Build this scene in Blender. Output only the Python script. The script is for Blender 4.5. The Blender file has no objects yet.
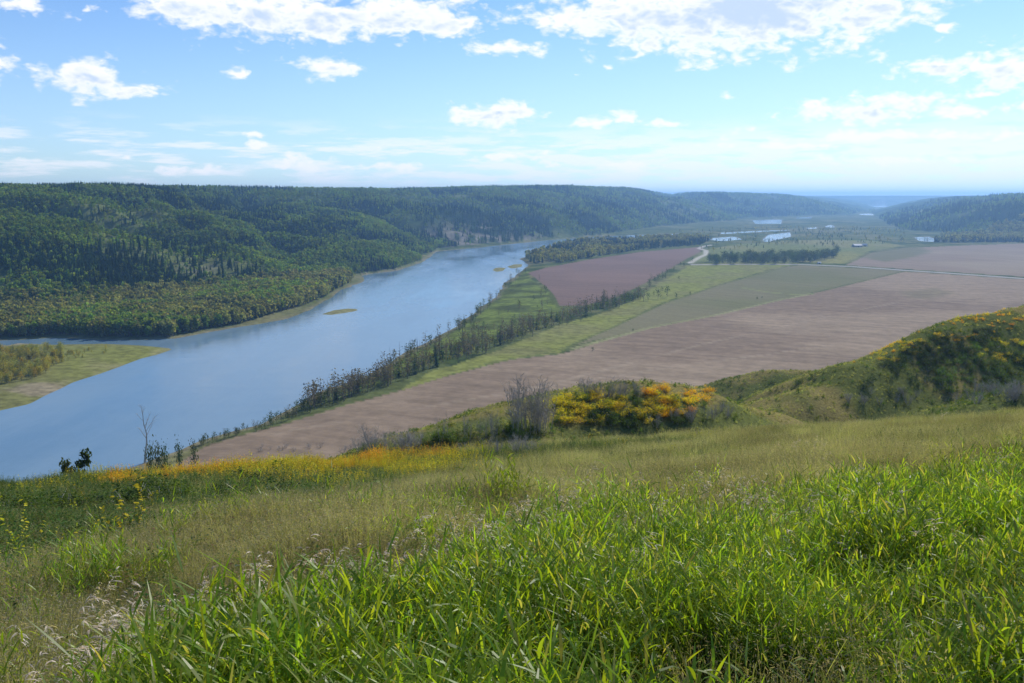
import bpy, math, random
import numpy as np
from mathutils import Vector, Euler

# ------------------------------------------------------------------ camera, sky, sun, exposure
W, H, F = 1024, 683, 887.0
CZ = 150.0                                   # eye height above the river
HORIZON = 196.0                              # image row of the true horizon
PITCH = math.atan((H / 2 - HORIZON) / F)
SUN_AZ, SUN_EL = 33.0, 39.0                  # degrees right of the view, above the horizon

sc = bpy.context.scene
C = sc.collection
cam_d = bpy.data.cameras.new('camera'); cam = bpy.data.objects.new('camera', cam_d); C.objects.link(cam)
cam.location = (0, 0, CZ); cam.rotation_euler = (math.pi / 2 - PITCH, 0, 0)
cam_d.sensor_width = 36.0; cam_d.angle = 2 * math.atan(W / 2 / F)
cam_d.clip_start = 0.1; cam_d.clip_end = 120000
sc.camera = cam
sc.view_settings.view_transform = 'Standard'; sc.view_settings.look = 'None'
sc.view_settings.exposure = 0.16; sc.view_settings.gamma = 1.0; sc.view_settings.use_curve_mapping = False
sc.render.engine = 'CYCLES'
sc.cycles.max_bounces = 6; sc.cycles.diffuse_bounces = 3; sc.cycles.glossy_bounces = 2
sc.cycles.transmission_bounces = 4; sc.cycles.volume_bounces = 1; sc.cycles.transparent_max_bounces = 6
sc.cycles.use_denoising = True; sc.cycles.denoiser = 'OPENIMAGEDENOISE'
sc.cycles.denoising_input_passes = 'RGB_ALBEDO_NORMAL'; sc.cycles.denoising_prefilter = 'ACCURATE'
sc.cycles.sample_clamp_indirect = 6.0

sun_d = bpy.data.lights.new('sun', 'SUN'); sun = bpy.data.objects.new('sun', sun_d); C.objects.link(sun)
sun_d.energy = 4.2; sun_d.angle = math.radians(0.55); sun_d.color = (1.0, 0.95, 0.86)
_a, _e = math.radians(SUN_AZ), math.radians(SUN_EL)
SUNV = Vector((math.sin(_a) * math.cos(_e), math.cos(_a) * math.cos(_e), math.sin(_e)))
sun.rotation_euler = SUNV.to_track_quat('Z', 'Y').to_euler(); sun.location = (50, 50, 400)


class NT:
    """small helper that adds and wires shader nodes"""
    def __init__(s, tree): s.t = tree; s.l = tree.links
    def put(s, sock, v):
        if isinstance(v, bpy.types.NodeSocket): s.l.new(v, sock)
        elif v is not None: sock.default_value = v
    def node(s, typ, ins=None, **props):
        n = s.t.nodes.new(typ)
        for k, v in props.items(): setattr(n, k, v)
        for k, v in (ins or {}).items(): s.put(n.inputs[k], v)
        return n
    def math(s, op, a, b=None, c=None, clamp=False):
        n = s.t.nodes.new('ShaderNodeMath'); n.operation = op; n.use_clamp = clamp
        s.put(n.inputs[0], a)
        if b is not None: s.put(n.inputs[1], b)
        if c is not None: s.put(n.inputs[2], c)
        return n.outputs[0]
    def vmath(s, op, a, b=None):
        n = s.t.nodes.new('ShaderNodeVectorMath'); n.operation = op
        s.put(n.inputs[0], a)
        if b is not None: s.put(n.inputs[1], b)
        return n.outputs['Value'] if op == 'LENGTH' else n.outputs[0]
    def mix(s, f, a, b, blend='MIX'):
        n = s.t.nodes.new('ShaderNodeMix'); n.data_type = 'RGBA'; n.blend_type = blend
        s.put(n.inputs[0], f); s.put(n.inputs[6], a); s.put(n.inputs[7], b)
        return n.outputs[2]
    def smooth(s, v, a, b, x=0.0, y=1.0):
        n = s.t.nodes.new('ShaderNodeMapRange'); n.interpolation_type = 'SMOOTHSTEP'
        for i, q in enumerate((v, a, b, x, y)): s.put(n.inputs[i], q)
        return n.outputs[0]
    def noise(s, vec, scale, detail=4.0, rough=0.55, lac=2.0, dist=0.0):
        n = s.node('ShaderNodeTexNoise', {'Scale': scale, 'Detail': detail, 'Roughness': rough, 'Lacunarity': lac, 'Distortion': dist})
        if vec is not None: s.put(n.inputs['Vector'], vec)
        return n.outputs[0]
    def comb(s, x, y, z=0.0):
        n = s.node('ShaderNodeCombineXYZ'); s.put(n.inputs[0], x); s.put(n.inputs[1], y); s.put(n.inputs[2], z)
        return n.outputs[0]


def rgb(c): return (c[0], c[1], c[2], 1.0)


def ray(px, py):
    """world direction of a point of the photograph"""
    u, v = (px - W / 2) / F, -(py - H / 2) / F
    c, s = math.cos(PITCH), math.sin(PITCH)
    return u, c + v * s, -s + v * c


# the sky: sun-lit air with cumulus clouds fixed at their compass bearing and height
def build_world():
    w = bpy.data.worlds.new('World'); sc.world = w; w.use_nodes = True
    t = w.node_tree; t.nodes.clear(); n = NT(t)
    sky = n.node('ShaderNodeTexSky'); sky.sky_type = 'NISHITA'; sky.sun_disc = False
    sky.sun_elevation = _e; sky.sun_rotation = _a
    sky.altitude = 600; sky.air_density = 1.0; sky.dust_density = 0.35; sky.ozone_density = 2.2
    d = n.node('ShaderNodeTexCoord').outputs['Generated']
    sep = n.node('ShaderNodeSeparateXYZ', {0: d})
    X, Y, Z = sep.outputs
    az = n.math('ARCTAN2', X, Y); el = n.math('ARCSINE', Z)
    uv = n.comb(az, el, 0.0)
    # drifting edges
    ns = n.comb(n.math('MULTIPLY', az, 1.0), n.math('MULTIPLY', el, 1.9), 0.37)
    big = n.noise(ns, 22.0, 8.0, 0.62, 2.1)
    fine = n.noise(ns, 75.0, 5.0, 0.6)
    w1 = n.math('SUBTRACT', n.noise(ns, 30.0, 2.0), 0.5); w2 = n.math('SUBTRACT', n.noise(n.vmath('ADD', ns, (7.1, 3.3, 1.0)), 30.0, 2.0), 0.5)
    uvw = n.vmath('ADD', uv, n.comb(n.math('MULTIPLY', w1, 0.028), n.math('MULTIPLY', w2, 0.012), 0.0))
    blobs = CLOUDS
    acc = None; low = None
    for (px, py, sx, sy, wt) in blobs:
        dx, dy, dz = ray(px, py); L = math.sqrt(dx * dx + dy * dy + dz * dz)
        a0, e0 = math.atan2(dx, dy), math.asin(dz / L)
        v = n.vmath('MULTIPLY', n.vmath('SUBTRACT', uvw, (a0, e0, 0)), (F / sx / 1.05, F / sy / 1.05, 0))
        q = n.math('SUBTRACT', wt, n.vmath('LENGTH', v))
        acc = q if acc is None else n.math('MAXIMUM', acc, q)
        g = n.math('MULTIPLY', n.math('MAXIMUM', q, 0.0), n.smooth(n.node('ShaderNodeSeparateXYZ', {0: v}).outputs[1], -0.9, 0.7, 1.0, 0.0)) if wt > .98 else None
        if g is not None: low = g if low is None else n.math('MAXIMUM', low, g)
    acc = n.math('MAXIMUM', acc, -1.5)
    f1 = n.math('MULTIPLY', n.math('SUBTRACT', big, 0.5), 2.2)
    f2 = n.math('MULTIPLY', n.math('SUBTRACT', fine, 0.5), .5)
    def puff(sc_, off):
        q = n.node('ShaderNodeTexVoronoi', {'Vector': n.vmath('ADD', n.vmath('ADD', ns, off), n.vmath('MULTIPLY', n.comb(w1, w2, 0), (.03, .03, 0))), 'Scale': sc_, 'Smoothness': .35}, feature='SMOOTH_F1')
        return n.math('SUBTRACT', .42, q.outputs['Distance'])
    pf = n.math('ADD', n.math('MULTIPLY', puff(30.0, (0, 0, 0)), .9), n.math('ADD', n.math('MULTIPLY', puff(85.0, (3, 1, 0)), .55), n.math('MULTIPLY', puff(200.0, (1, 5, 0)), .2)))
    dens = n.math('ADD', n.math('ADD', n.math('ADD', acc, f1), f2), pf)
    alpha = n.smooth(dens, -0.12, 0.62)
    # thin streaks of distant cloud low over the horizon
    st = n.comb(n.math('MULTIPLY', az, 1.0), n.math('MULTIPLY', el, 7.0), 2.7)
    sn = n.noise(st, 16.0, 7.0, 0.6)
    band = n.math('MULTIPLY', n.smooth(el, 0.004, 0.02), n.smooth(el, 0.045, 0.09, 1.0, 0.0))
    right = n.smooth(az, -0.3, 0.5, 0.0, 0.12)
    streak = n.math('MULTIPLY', n.smooth(n.math('ADD', sn, right), 0.44, 0.64), band)
    streak = n.math('MULTIPLY', streak, 0.75)
    # body shade: the thick hearts of the clouds let less sun through than their rims
    inner = n.smooth(dens, 0.3, 1.3)
    hearts = n.math('MULTIPLY', inner, n.smooth(n.math('ADD', low if low is not None else 0.0, n.math('MULTIPLY', pf, 0.5)), 0.05, 0.6))
    ccol = n.mix(hearts, (9.7, 9.8, 10.0, 1), (5.6, 6.9, 8.9, 1))
    # pale air: far haze whitens the sky towards the horizon and towards the sun
    veil = n.math('MULTIPLY', n.smooth(el, -0.02, 0.26, 1.0, 0.0), n.smooth(az, -0.55, 0.55, 0.55, 1.0))
    skyc = n.mix(1.0, sky.outputs[0], SKY_TINT, 'MULTIPLY')
    skyc = n.mix(n.math('MULTIPLY', veil, 0.52), skyc, (7.6, 9.2, 10.0, 1))
    c1 = n.mix(streak, skyc, (9.4, 9.6, 9.9, 1))
    c2 = n.mix(n.math('MULTIPLY', alpha, 0.97), c1, ccol)
    bg = n.node('ShaderNodeBackground', {'Color': c2, 'Strength': 0.1})
    out = n.node('ShaderNodeOutputWorld'); t.links.new(bg.outputs[0], out.inputs[0])


SKY_TINT = (0.75, 0.99, 1.30, 1)
# bearing and size of each cloud, read off the photograph: column, row, half width, half height, fullness
CLOUDS = [
    (205, 6, 75, 16, 1.15), (285, 12, 95, 22, 1.25), (385, 16, 75, 20, 1.2), (450, 26, 60, 14, .9), (505, 48, 50, 12, 1.0),
    (560, 18, 70, 14, .95), (640, 14, 75, 22, 1.15), (740, 2, 112, 30, 1.7), (850, 22, 40, 22, 1.0), (690, 40, 60, 10, .8), (860, 40, 20, 10, .9),
    (82, 76, 34, 16, 1.15), (130, 90, 42, 9, 1.0), (240, 71, 15, 6, .9), (326, 68, 36, 11, 1.1), (497, 112, 40, 14, 1.1),
    (597, 122, 26, 8, .9), (625, 118, 20, 9, .9), (872, 108, 82, 15, 1.0), (965, 112, 62, 9, .95), (930, 66, 48, 10, 1.05), (1005, 68, 45, 20, 1.15),
    (985, 94, 26, 5, .8), (640, 54, 11, 5, .9), (608, 67, 11, 5, .9), (578, 74, 10, 5, .9), (708, 38, 24, 7, .9), (18, 6, 32, 9, 1.0),
    (745, 130, 18, 7, .85), (727, 96, 13, 5, .8), (252, 135, 24, 4, .8), (256, 145, 14, 4, .8), (381, 149, 10, 5, .8), (545, 153, 9, 4, .7),
    (305, 163, 46, 9, .95), (370, 167, 60, 7, .8), (190, 170, 50, 6, .75), (30, 160, 26, 6, .75), (126, 158, 10, 5, .8),
    (500, 157, 46, 6, .8), (880, 136, 130, 7, .85), (790, 146, 90, 5, .75), (970, 134, 70, 7, .85), (665, 124, 22, 4, .8), (945, 25, 18, 6, .7),
    (620, 165, 90, 7, .7), (900, 160, 140, 8, .75), (1100, 100, 60, 30, 1.1), (-60, 60, 50, 20, 1.1),
]
build_world()

# ------------------------------------------------------------------ the lie of the land
rng = np.random.default_rng(7)
random.seed(7)


def unproj(px, py, z):
    dx, dy, dz = ray(np.asarray(px, float), np.asarray(py, float))
    k = (z - CZ) / dz
    return dx * k, dy * k


def project(x, y, z):
    c, s = math.cos(PITCH), math.sin(PITCH)
    zz = z - CZ
    fw = y * c - zz * s; up = y * s + zz * c
    fw = np.maximum(fw, 1e-3)
    return W / 2 + F * x / fw, H / 2 - F * up / fw


def wpoly(pts, z):
    a = np.array(pts, float); x, y = unproj(a[:, 0], a[:, 1], z)
    return np.stack([x, y], 1)


def hash2(ix, iy, seed):
    h = (ix.astype(np.int64) * 374761393 + iy.astype(np.int64) * 668265263 + seed * 1442695041) & 0xffffffff
    h = ((h ^ (h >> 13)) * 1274126177) & 0xffffffff
    return ((h ^ (h >> 16)) & 0xffffff) / float(0xffffff)


def vnoise(x, y, seed=0):
    ix, iy = np.floor(x), np.floor(y); fx, fy = x - ix, y - iy
    fx = fx * fx * fx * (fx * (fx * 6 - 15) + 10); fy = fy * fy * fy * (fy * (fy * 6 - 15) + 10)
    a = hash2(ix, iy, seed); b = hash2(ix + 1, iy, seed); c = hash2(ix, iy + 1, seed); d = hash2(ix + 1, iy + 1, seed)
    return (a * (1 - fx) + b * fx) * (1 - fy) + (c * (1 - fx) + d * fx) * fy


def fbm(x, y, scale, octs=4, seed=0, gain=.5):
    s = 0.0; a = 1.0; t = 0.0; f = 1.0 / scale
    for o in range(octs):
        s = s + a * vnoise(x * f + o * 17.3, y * f - o * 9.1, seed + o); t += a; a *= gain; f *= 2.03
    return s / t


def seg_d2(x, y, ax, ay, bx, by):
    dx, dy = bx - ax, by - ay
    t = np.clip(((x - ax) * dx + (y - ay) * dy) / (dx * dx + dy * dy + 1e-9), 0, 1)
    return (x - ax - t * dx) ** 2 + (y - ay - t * dy) ** 2, t


def sdpoly(x, y, p):
    """signed distance, negative inside"""
    d = np.full(x.shape, 1e18); ins = np.zeros(x.shape, bool)
    for i in range(len(p)):
        ax, ay = p[i]; bx, by = p[(i + 1) % len(p)]
        d = np.minimum(d, seg_d2(x, y, ax, ay, bx, by)[0])
        if ay != by:
            c = ((ay > y) != (by > y)) & (x < (bx - ax) * (y - ay) / (by - ay) + ax); ins ^= c
    d = np.sqrt(d)
    return np.where(ins, -d, d)


def smax(a, b, k):
    h = np.clip(.5 + .5 * (a - b) / k, 0, 1)
    return b + (a - b) * h + k * h * (1 - h)


def sstep(v, a, b):
    t = np.clip((v - a) / (b - a), 0, 1)
    return t * t * (3 - 2 * t)


RIVER = wpoly([(-400, 362), (-250, 352), (0, 341), (55, 338), (97, 340), (132, 340), (176, 339), (205, 333), (243, 326), (281, 320), (306, 312), (324, 302),
               (343, 290), (365, 279.5), (359, 275.5), (377, 273), (397, 270), (424, 261), (430, 256), (436, 251.5), (485, 247), (544, 240.5), (600, 236.3), (680, 233.5), (700, 233.5),
               (690, 235.6), (640, 237.6), (600, 240), (552, 247.5), (520, 259), (529, 265), (511, 278), (497, 296), (470, 316), (444, 334), (412, 349), (377, 369), (365, 377),
               (319, 391), (289, 409), (260, 424), (230, 431), (200, 441), (180, 450), (100, 480), (0, 512), (-250, 600), (-900, 700), (-900, 400)], 0)
ISLES = [wpoly(p, 0) for p in (
    [(-300, 500), (-300, 356), (0, 347.5), (18, 343.5), (55, 345), (102, 343.5), (146, 346), (172, 349), (160, 354), (141, 359), (97, 375), (73, 383), (44, 396), (30, 404), (0, 411)],
    [(321, 314.3), (333, 310.3), (348, 308.6), (359, 309), (357, 310.6), (345, 313), (331, 315)],
    [(492, 270), (498, 267.5), (505, 267.8), (503, 271), (496, 272)], [(508, 267), (514, 264.4), (523, 264.2), (521, 267), (512, 268.5)])]
FARW = [wpoly(p, 0) for p in (
    [(752, 220.2), (782, 219.4), (781, 224.3), (756, 224.4)], [(796, 217.5), (812, 217), (810, 219), (797, 219)],
    [(706, 238.5), (735, 236.6), (742, 239.4), (720, 241.5), (712, 240)], [(762, 240.5), (768, 235), (790, 232.2), (791, 236.5), (778, 239.5), (766, 242.5)],
    [(825, 226.2), (832, 224.8), (835, 227.2), (826, 228)], [(806, 228), (817, 227), (816, 229.2), (806, 229.4)],
    [(914, 237.4), (928, 236.7), (944, 240.6), (936, 242.3), (920, 241.5)], [(858, 214.2), (873, 213.3), (874, 215.7), (864, 215.6)],
    [(720, 232.6), (760, 230.8), (790, 230), (790, 231), (760, 232), (722, 234.4)], [(866, 206.2), (886, 204.9), (887, 207), (870, 207.6)])]


def upland(pts, back):
    return np.concatenate([wpoly(pts, 3.0), np.array(back, float)])


UP = [  # valley walls: foot line, width of the slope
    (upland([(-420, 352), (-200, 328), (0, 313), (100, 309), (200, 297), (300, 286), (345, 277), (377, 272), (400, 268.5), (425, 260), (432, 254), (440, 249),
             (487, 245), (546, 239), (602, 235.2), (660, 227), (705, 222.5), (738, 221)], [(2600, 11000), (-9000, 12000), (-9000, 900)]), 950.0),
    (upland([(640, 222), (700, 220.5), (738, 219), (790, 216.4), (850, 215.4), (872, 210.5)], [(7000, 17000), (1000, 17000)]), 900.0),
    (upland([(760, 206.6), (880, 206.0), (930, 206.5), (1300, 208)], [(29000, 20000), (20000, 26000), (0, 26000)]), 3500.0),
    (upland([(868, 212), (878, 219), (888, 226), (906, 230.5), (960, 236), (1024, 238), (1200, 246), (1500, 262)], [(9000, 3300), (12000, 9000), (4600, 11000)]), 900.0),
]


def px3(l):
    out = []
    for px, py, dist in l:
        dx, dy, dz = ray(px, py); k = dist / dy
        out.append((dx * k, dist, CZ + dz * k))
    return out


RIDGES = [  # spurs of the near hillside: crest points, slope of the flanks, rounding
    (px3([(470, 432, 118), (540, 408, 132), (580, 399, 138), (640, 394, 142), (690, 397, 146), (730, 408, 150)]), .42, 7.0),
    (px3([(1250, 285, 300), (1110, 290, 270), (1024, 305, 252), (947, 327, 236), (900, 345, 224), (865, 361, 214), (827, 384, 202), (783, 412, 188), (755, 436, 178)]), .60, 6.0),
    (px3([(1400, 350, 190), (1180, 370, 178), (1060, 383, 172), (985, 412, 165)]), .50, 6.0),
    (px3([(690, 396, 330), (740, 383, 325), (790, 374, 320), (840, 368, 322), (900, 366, 330)]), .42, 10.0),
]


def near_z(x, y):
    xs = 120 * np.tanh(x / 120)
    n = (fbm(x, y, 14, 3, 3) - .5) * 1.1 * np.clip(np.hypot(x, y) / 12, .15, 1) + (fbm(x, y, 3.2, 2, 5) - .5) * .22
    zp = CZ - 2.3 - .2535 * np.maximum(y, -60) + .072 * xs
    yb = 76 + (fbm(x, y * 0, 30, 2, 9) - .5) * 14
    t = (y - yb) / 9
    zp = zp - .24 * 9 * np.where(t > 30, t, np.log1p(np.exp(np.minimum(t, 30))))
    zp = np.minimum(zp, 168)
    for pts, sl, wr in RIDGES:
        best = np.full(x.shape, -1e9)
        for i in range(len(pts) - 1):
            a, b = pts[i], pts[i + 1]
            d2, tt = seg_d2(x, y, a[0], a[1], b[0], b[1])
            best = np.maximum(best, a[2] + (b[2] - a[2]) * tt - sl * (np.sqrt(d2 + wr * wr) - wr))
        best = best + (fbm(x, y, 24, 3, 21) - .5) * 5.0
        zp = np.where(best > -500, smax(zp, best, 3.0), zp)
    return zp + n


def terrain(x, y, full=False):
    x = np.asarray(x, float); y = np.asarray(y, float)
    r = np.hypot(x, y); az = np.degrees(np.arctan2(x, y))
    sr = sdpoly(x, y, RIVER)
    wob = (fbm(x, y, 60, 3, 31) - .5) * np.clip(r / 90, 3, 16)
    sr = sr + wob
    for p in ISLES: sr = np.maximum(sr, -sdpoly(x, y, p) - wob * .6)
    for p in FARW: sr = np.minimum(sr, sdpoly(x, y, p))
    isle = -sdpoly(x, y, ISLES[0])
    top = 4.6 - 2.4 * sstep(isle, -40, 0)
    zv = np.clip(.10 * sr, -3, top) + (fbm(x, y, 130, 3, 33) - .5) * 1.2 * np.clip(sr / 60, 0, 1)
    hill = np.zeros(x.shape); hid = np.full(x.shape, -1)
    hp = np.interp(az, [-60, -31, -18, -12, -6, 0, 3, 7, 10, 14, 20, 24, 30, 40], [166, 163, 166, 163, 167, 182, 190, 190, 174, 164, 142, 144, 148, 150])
    hp = hp + (fbm(x, y, 900, 3, 41) - .5) * 12
    for k, (p, wd) in enumerate(UP):
        d = -sdpoly(x, y, p)
        A = np.array([230., 260., 500., 230.])[k]
        g = fbm(x, y, A * 1.9, 4, 50 + k * 5)
        rid = np.abs(g - .5) * 2 * 3.2
        g2 = fbm(x, y, A * .6, 3, 70 + k)
        dd = d + (np.clip(rid, 0, 1) - .72) * A * 1.25 * np.clip(d / 260, 0, 1) + (g2 - .5) * 90 * np.clip(d / 160, 0, 1)
        t = np.clip(dd / wd, 0, 1)
        s = 1 - (1 - t) ** 1.75
        if k == 0: s = s + .05 * np.sin(t * 9) * t * (1 - t) * 4 * fbm(x, y, 500, 2, 91)
        top_k = hp if k != 2 else np.full(x.shape, 152.0)
        if k == 1: top_k = np.interp(az, [6, 13, 17, 20.5, 23], [166, 162, 150, 118, 70])
        hk = np.where(d > 0, top_k * s + (fbm(x, y, 70, 3, 95) - .5) * 9 * np.clip(t * 4, 0, 1), 0)
        hid = np.where(hk > np.maximum(hill, 1.5), k, hid); hill = np.maximum(hill, hk)
    hill = np.where(sr < 0, np.minimum(hill, np.maximum(0, hill * 0)), hill)
    zf = np.maximum(zv, np.where(hill > 0, hill + np.minimum(zv, 3), -99))
    zn = near_z(x, y)
    lim = (r < 1500)
    zn = np.where(lim, zn, -99)
    z = np.where(lim, smax(zn, zf, 3.0), zf)
    # round the distant earth away just enough to keep the far rim level
    if full: return z, zn, zf, sr, hid, hill
    return z


def hit(px, py, off=0.0, rmin=3.0, rmax=9000.0):
    """where the line of sight through a point of the photograph meets the land"""
    px = np.atleast_1d(np.asarray(px, float)); py = np.atleast_1d(np.asarray(py, float))
    dx, dy, dz = ray(px, py)
    t = np.exp(np.linspace(math.log(rmin), math.log(rmax), 500))
    X = dx[:, None] * t; Y = dy[:, None] * t; Zr = CZ + dz[:, None] * t
    Zt = terrain(X.ravel(), Y.ravel()).reshape(X.shape) + off
    below = Zr <= Zt
    k = np.where(below.any(1), below.argmax(1), len(t) - 1)
    k = np.maximum(k, 1); i = np.arange(len(px))
    g1 = Zr[i, k] - Zt[i, k]; g0 = Zr[i, k - 1] - Zt[i, k - 1]
    f = np.clip(g0 / np.maximum(g0 - g1, 1e-9), 0, 1)
    tt = t[k - 1] + (t[k] - t[k - 1]) * f
    x, y = dx * tt, dy * tt
    return x, y, terrain(x, y)


# ------------------------------------------------------------------ materials
MATS = {}


def new_mat(name):
    m = bpy.data.materials.new(name); m.use_nodes = True; t = m.node_tree; t.nodes.clear()
    MATS[name] = m
    return m, NT(t)


def finish(n, shader):
    o = n.node('ShaderNodeOutputMaterial'); n.l.new(shader, o.inputs[0])


def leaf_mat(name, c1, c2, trans=.4, gloss=.06, rough=.45, vary=.35, c3=None, patch=0.0, psize=6.0):
    m, n = new_mat(name)
    g = n.node('ShaderNodeNewGeometry'); oi = n.node('ShaderNodeObjectInfo')
    ri = g.outputs['Random Per Island']
    col = n.mix(ri, rgb(c1), rgb(c2))
    if c3 is not None:
        col = n.mix(n.smooth(n.math('FRACT', n.math('MULTIPLY', ri, 17.31)), .88, .93), col, rgb(c3))
    v = n.math('MULTIPLY_ADD', oi.outputs['Random'], vary * 2, 1 - vary)
    if patch > 0:
        pz = n.noise(oi.outputs['Location'], 1.0 / psize, 4, .6)
        v = n.math('MULTIPLY', v, n.smooth(pz, .3, .7, 1 - patch, 1 + patch))
    h = n.node('ShaderNodeHueSaturation', {'Color': col, 'Value': v})
    hv = n.math('MULTIPLY_ADD', n.math('FRACT', n.math('MULTIPLY', oi.outputs['Random'], 7.77)), .05, .475)
    n.put(h.inputs['Hue'], hv)
    col = h.outputs[0]
    dif = n.node('ShaderNodeBsdfDiffuse', {'Color': col})
    tr = n.node('ShaderNodeBsdfTranslucent', {'Color': n.mix(1.0, col, (1.5, 1.35, .6, 1), 'MULTIPLY')})
    mx = n.node('ShaderNodeMixShader', {0: trans}); n.l.new(dif.outputs[0], mx.inputs[1]); n.l.new(tr.outputs[0], mx.inputs[2])
    sh = mx.outputs[0]
    if gloss > 0:
        gl = n.node('ShaderNodeBsdfGlossy', {'Roughness': rough, 'Color': (1, 1, 1, 1)})
        m2 = n.node('ShaderNodeMixShader', {0: gloss}); n.l.new(sh, m2.inputs[1]); n.l.new(gl.outputs[0], m2.inputs[2]); sh = m2.outputs[0]
    finish(n, sh)
    return m


def plain_mat(name, c, rough=.9, noise=0.0, nscale=8.0, spec=.2):
    m, n = new_mat(name)
    col = rgb(c)
    if noise > 0:
        tc = n.node('ShaderNodeTexCoord').outputs['Object']
        nz = n.noise(tc, nscale, 5)
        col = n.mix(nz, rgb([q * (1 - noise) for q in c]), rgb([min(1, q * (1 + noise)) for q in c]))
    b = n.node('ShaderNodeBsdfPrincipled', {'Base Color': col, 'Roughness': rough, 'Specular IOR Level': spec})
    finish(n, b.outputs[0])
    return m


def ground_mat(name, scale, amt, bump=0.0, streak=None, streak_amt=.25):
    """colour of the land cover from the mesh, broken up by soil and plant texture"""
    m, n = new_mat(name)
    at = n.node('ShaderNodeAttribute', attribute_name='cover')
    pos = n.node('ShaderNodeNewGeometry').outputs['Position']
    nz = n.noise(pos, scale, 8, .65)
    col = n.mix(1.0, at.outputs['Color'], n.mix(n.smooth(nz, .25, .75), (1 - amt, 1 - amt, 1 - amt, 1), (1 + amt, 1 + amt, 1 + amt * .9, 1)), 'MULTIPLY')
    if streak:
        a, sx, sy = streak
        rot = n.node('ShaderNodeVectorRotate', {'Vector': pos, 'Angle': a}, rotation_type='Z_AXIS')
        s = n.vmath('MULTIPLY', rot.outputs[0], (1 / sx, 1 / sy, 0))
        sn = n.noise(s, 1.0, 6, .68)
        col = n.mix(1.0, col, n.mix(n.smooth(sn, .3, .7), (1 - streak_amt,) * 3 + (1,), (1 + streak_amt,) * 3 + (1,)), 'MULTIPLY')
    b = n.node('ShaderNodeBsdfPrincipled', {'Base Color': col, 'Roughness': 1.0, 'Specular IOR Level': 0.0})
    if bump > 0:
        bp = n.node('ShaderNodeBump', {'Height': nz, 'Distance': bump, 'Strength': 1.0}); n.l.new(bp.outputs[0], b.inputs['Normal'])
    finish(n, b.outputs[0])
    return m


# ------------------------------------------------------------------ object helpers
def tag(o, label=None, cat=None, group=None, kind=None):
    if label: o['label'] = label
    if cat: o['category'] = cat
    if group: o['group'] = group
    if kind: o['kind'] = kind
    return o


def link(o, parent=None):
    C.objects.link(o)
    if parent: o.parent = parent
    return o


def mesh_np(name, v, f, mats, smooth=False):
    me = bpy.data.meshes.new(name)
    v = np.asarray(v, np.float32); f = np.asarray(f, np.int32)
    k = f.shape[1]
    me.vertices.add(len(v)); me.vertices.foreach_set('co', v.ravel())
    me.loops.add(f.size); me.loops.foreach_set('vertex_index', f.ravel())
    me.polygons.add(len(f)); me.polygons.foreach_set('loop_start', np.arange(0, f.size, k, dtype=np.int32))
    if smooth: me.polygons.foreach_set('use_smooth', np.ones(len(f), bool))
    for m in mats: me.materials.append(m)
    me.update(calc_edges=True)
    return me


class MB:
    """collects faces of one mesh"""
    def __init__(s): s.v = []; s.f = []; s.m = []
    def face(s, pts, m=0):
        i = len(s.v); s.v.extend([tuple(p) for p in pts]); s.f.append(tuple(range(i, i + len(pts)))); s.m.append(m)
    def tube(s, pts, rads, sides=5, m=0):
        rings = []
        for k, (p, r) in enumerate(zip(pts, rads)):
            p = Vector(p)
            d = (Vector(pts[min(k + 1, len(pts) - 1)]) - Vector(pts[max(k - 1, 0)]))
            d = d.normalized() if d.length > 1e-9 else Vector((0, 0, 1))
            a = d.orthogonal().normalized(); b = d.cross(a)
            i = len(s.v)
            for q in range(sides):
                t = 2 * math.pi * q / sides
                s.v.append(tuple(p + (a * math.cos(t) + b * math.sin(t)) * r))
            rings.append(i)
        for k in range(len(rings) - 1):
            for q in range(sides):
                q2 = (q + 1) % sides
                s.f.append((rings[k] + q, rings[k] + q2, rings[k + 1] + q2, rings[k + 1] + q)); s.m.append(m)
    def strip(s, pts, widths, side, m=0):
        """a thin blade along pts"""
        i = len(s.v); side = Vector(side)
        for p, w in zip(pts, widths):
            p = Vector(p); s.v.append(tuple(p - side * w)); s.v.append(tuple(p + side * w))
        for k in range(len(pts) - 1):
            s.f.append((i + 2 * k, i + 2 * k + 1, i + 2 * k + 3, i + 2 * k + 2)); s.m.append(m)
    def leaf(s, p, size, rnd, up=.3, m=0, slim=.6):
        d = Vector((rnd.gauss(0, 1), rnd.gauss(0, 1), rnd.gauss(0, 1) + up)).normalized()
        a = d.orthogonal().normalized(); a.rotate(Euler((0, 0, rnd.uniform(0, 6.28))))
        b = d.cross(a).normalized(); a = b.cross(d)
        p = Vector(p)
        s.face([p - a * size * .5, p + b * size * .5 * slim - a * size * .06, p + a * size * .5, p - b * size * .5 * slim + a * size * .06], m)
    def build(s, name, mats, smooth=False):
        me = bpy.data.meshes.new(name); me.from_pydata(s.v, [], s.f)
        for m in mats: me.materials.append(m)
        if len(mats) > 1: me.polygons.foreach_set('material_index', s.m)
        if smooth: me.polygons.foreach_set('use_smooth', [True] * len(s.f))
        me.update()
        return me


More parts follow.
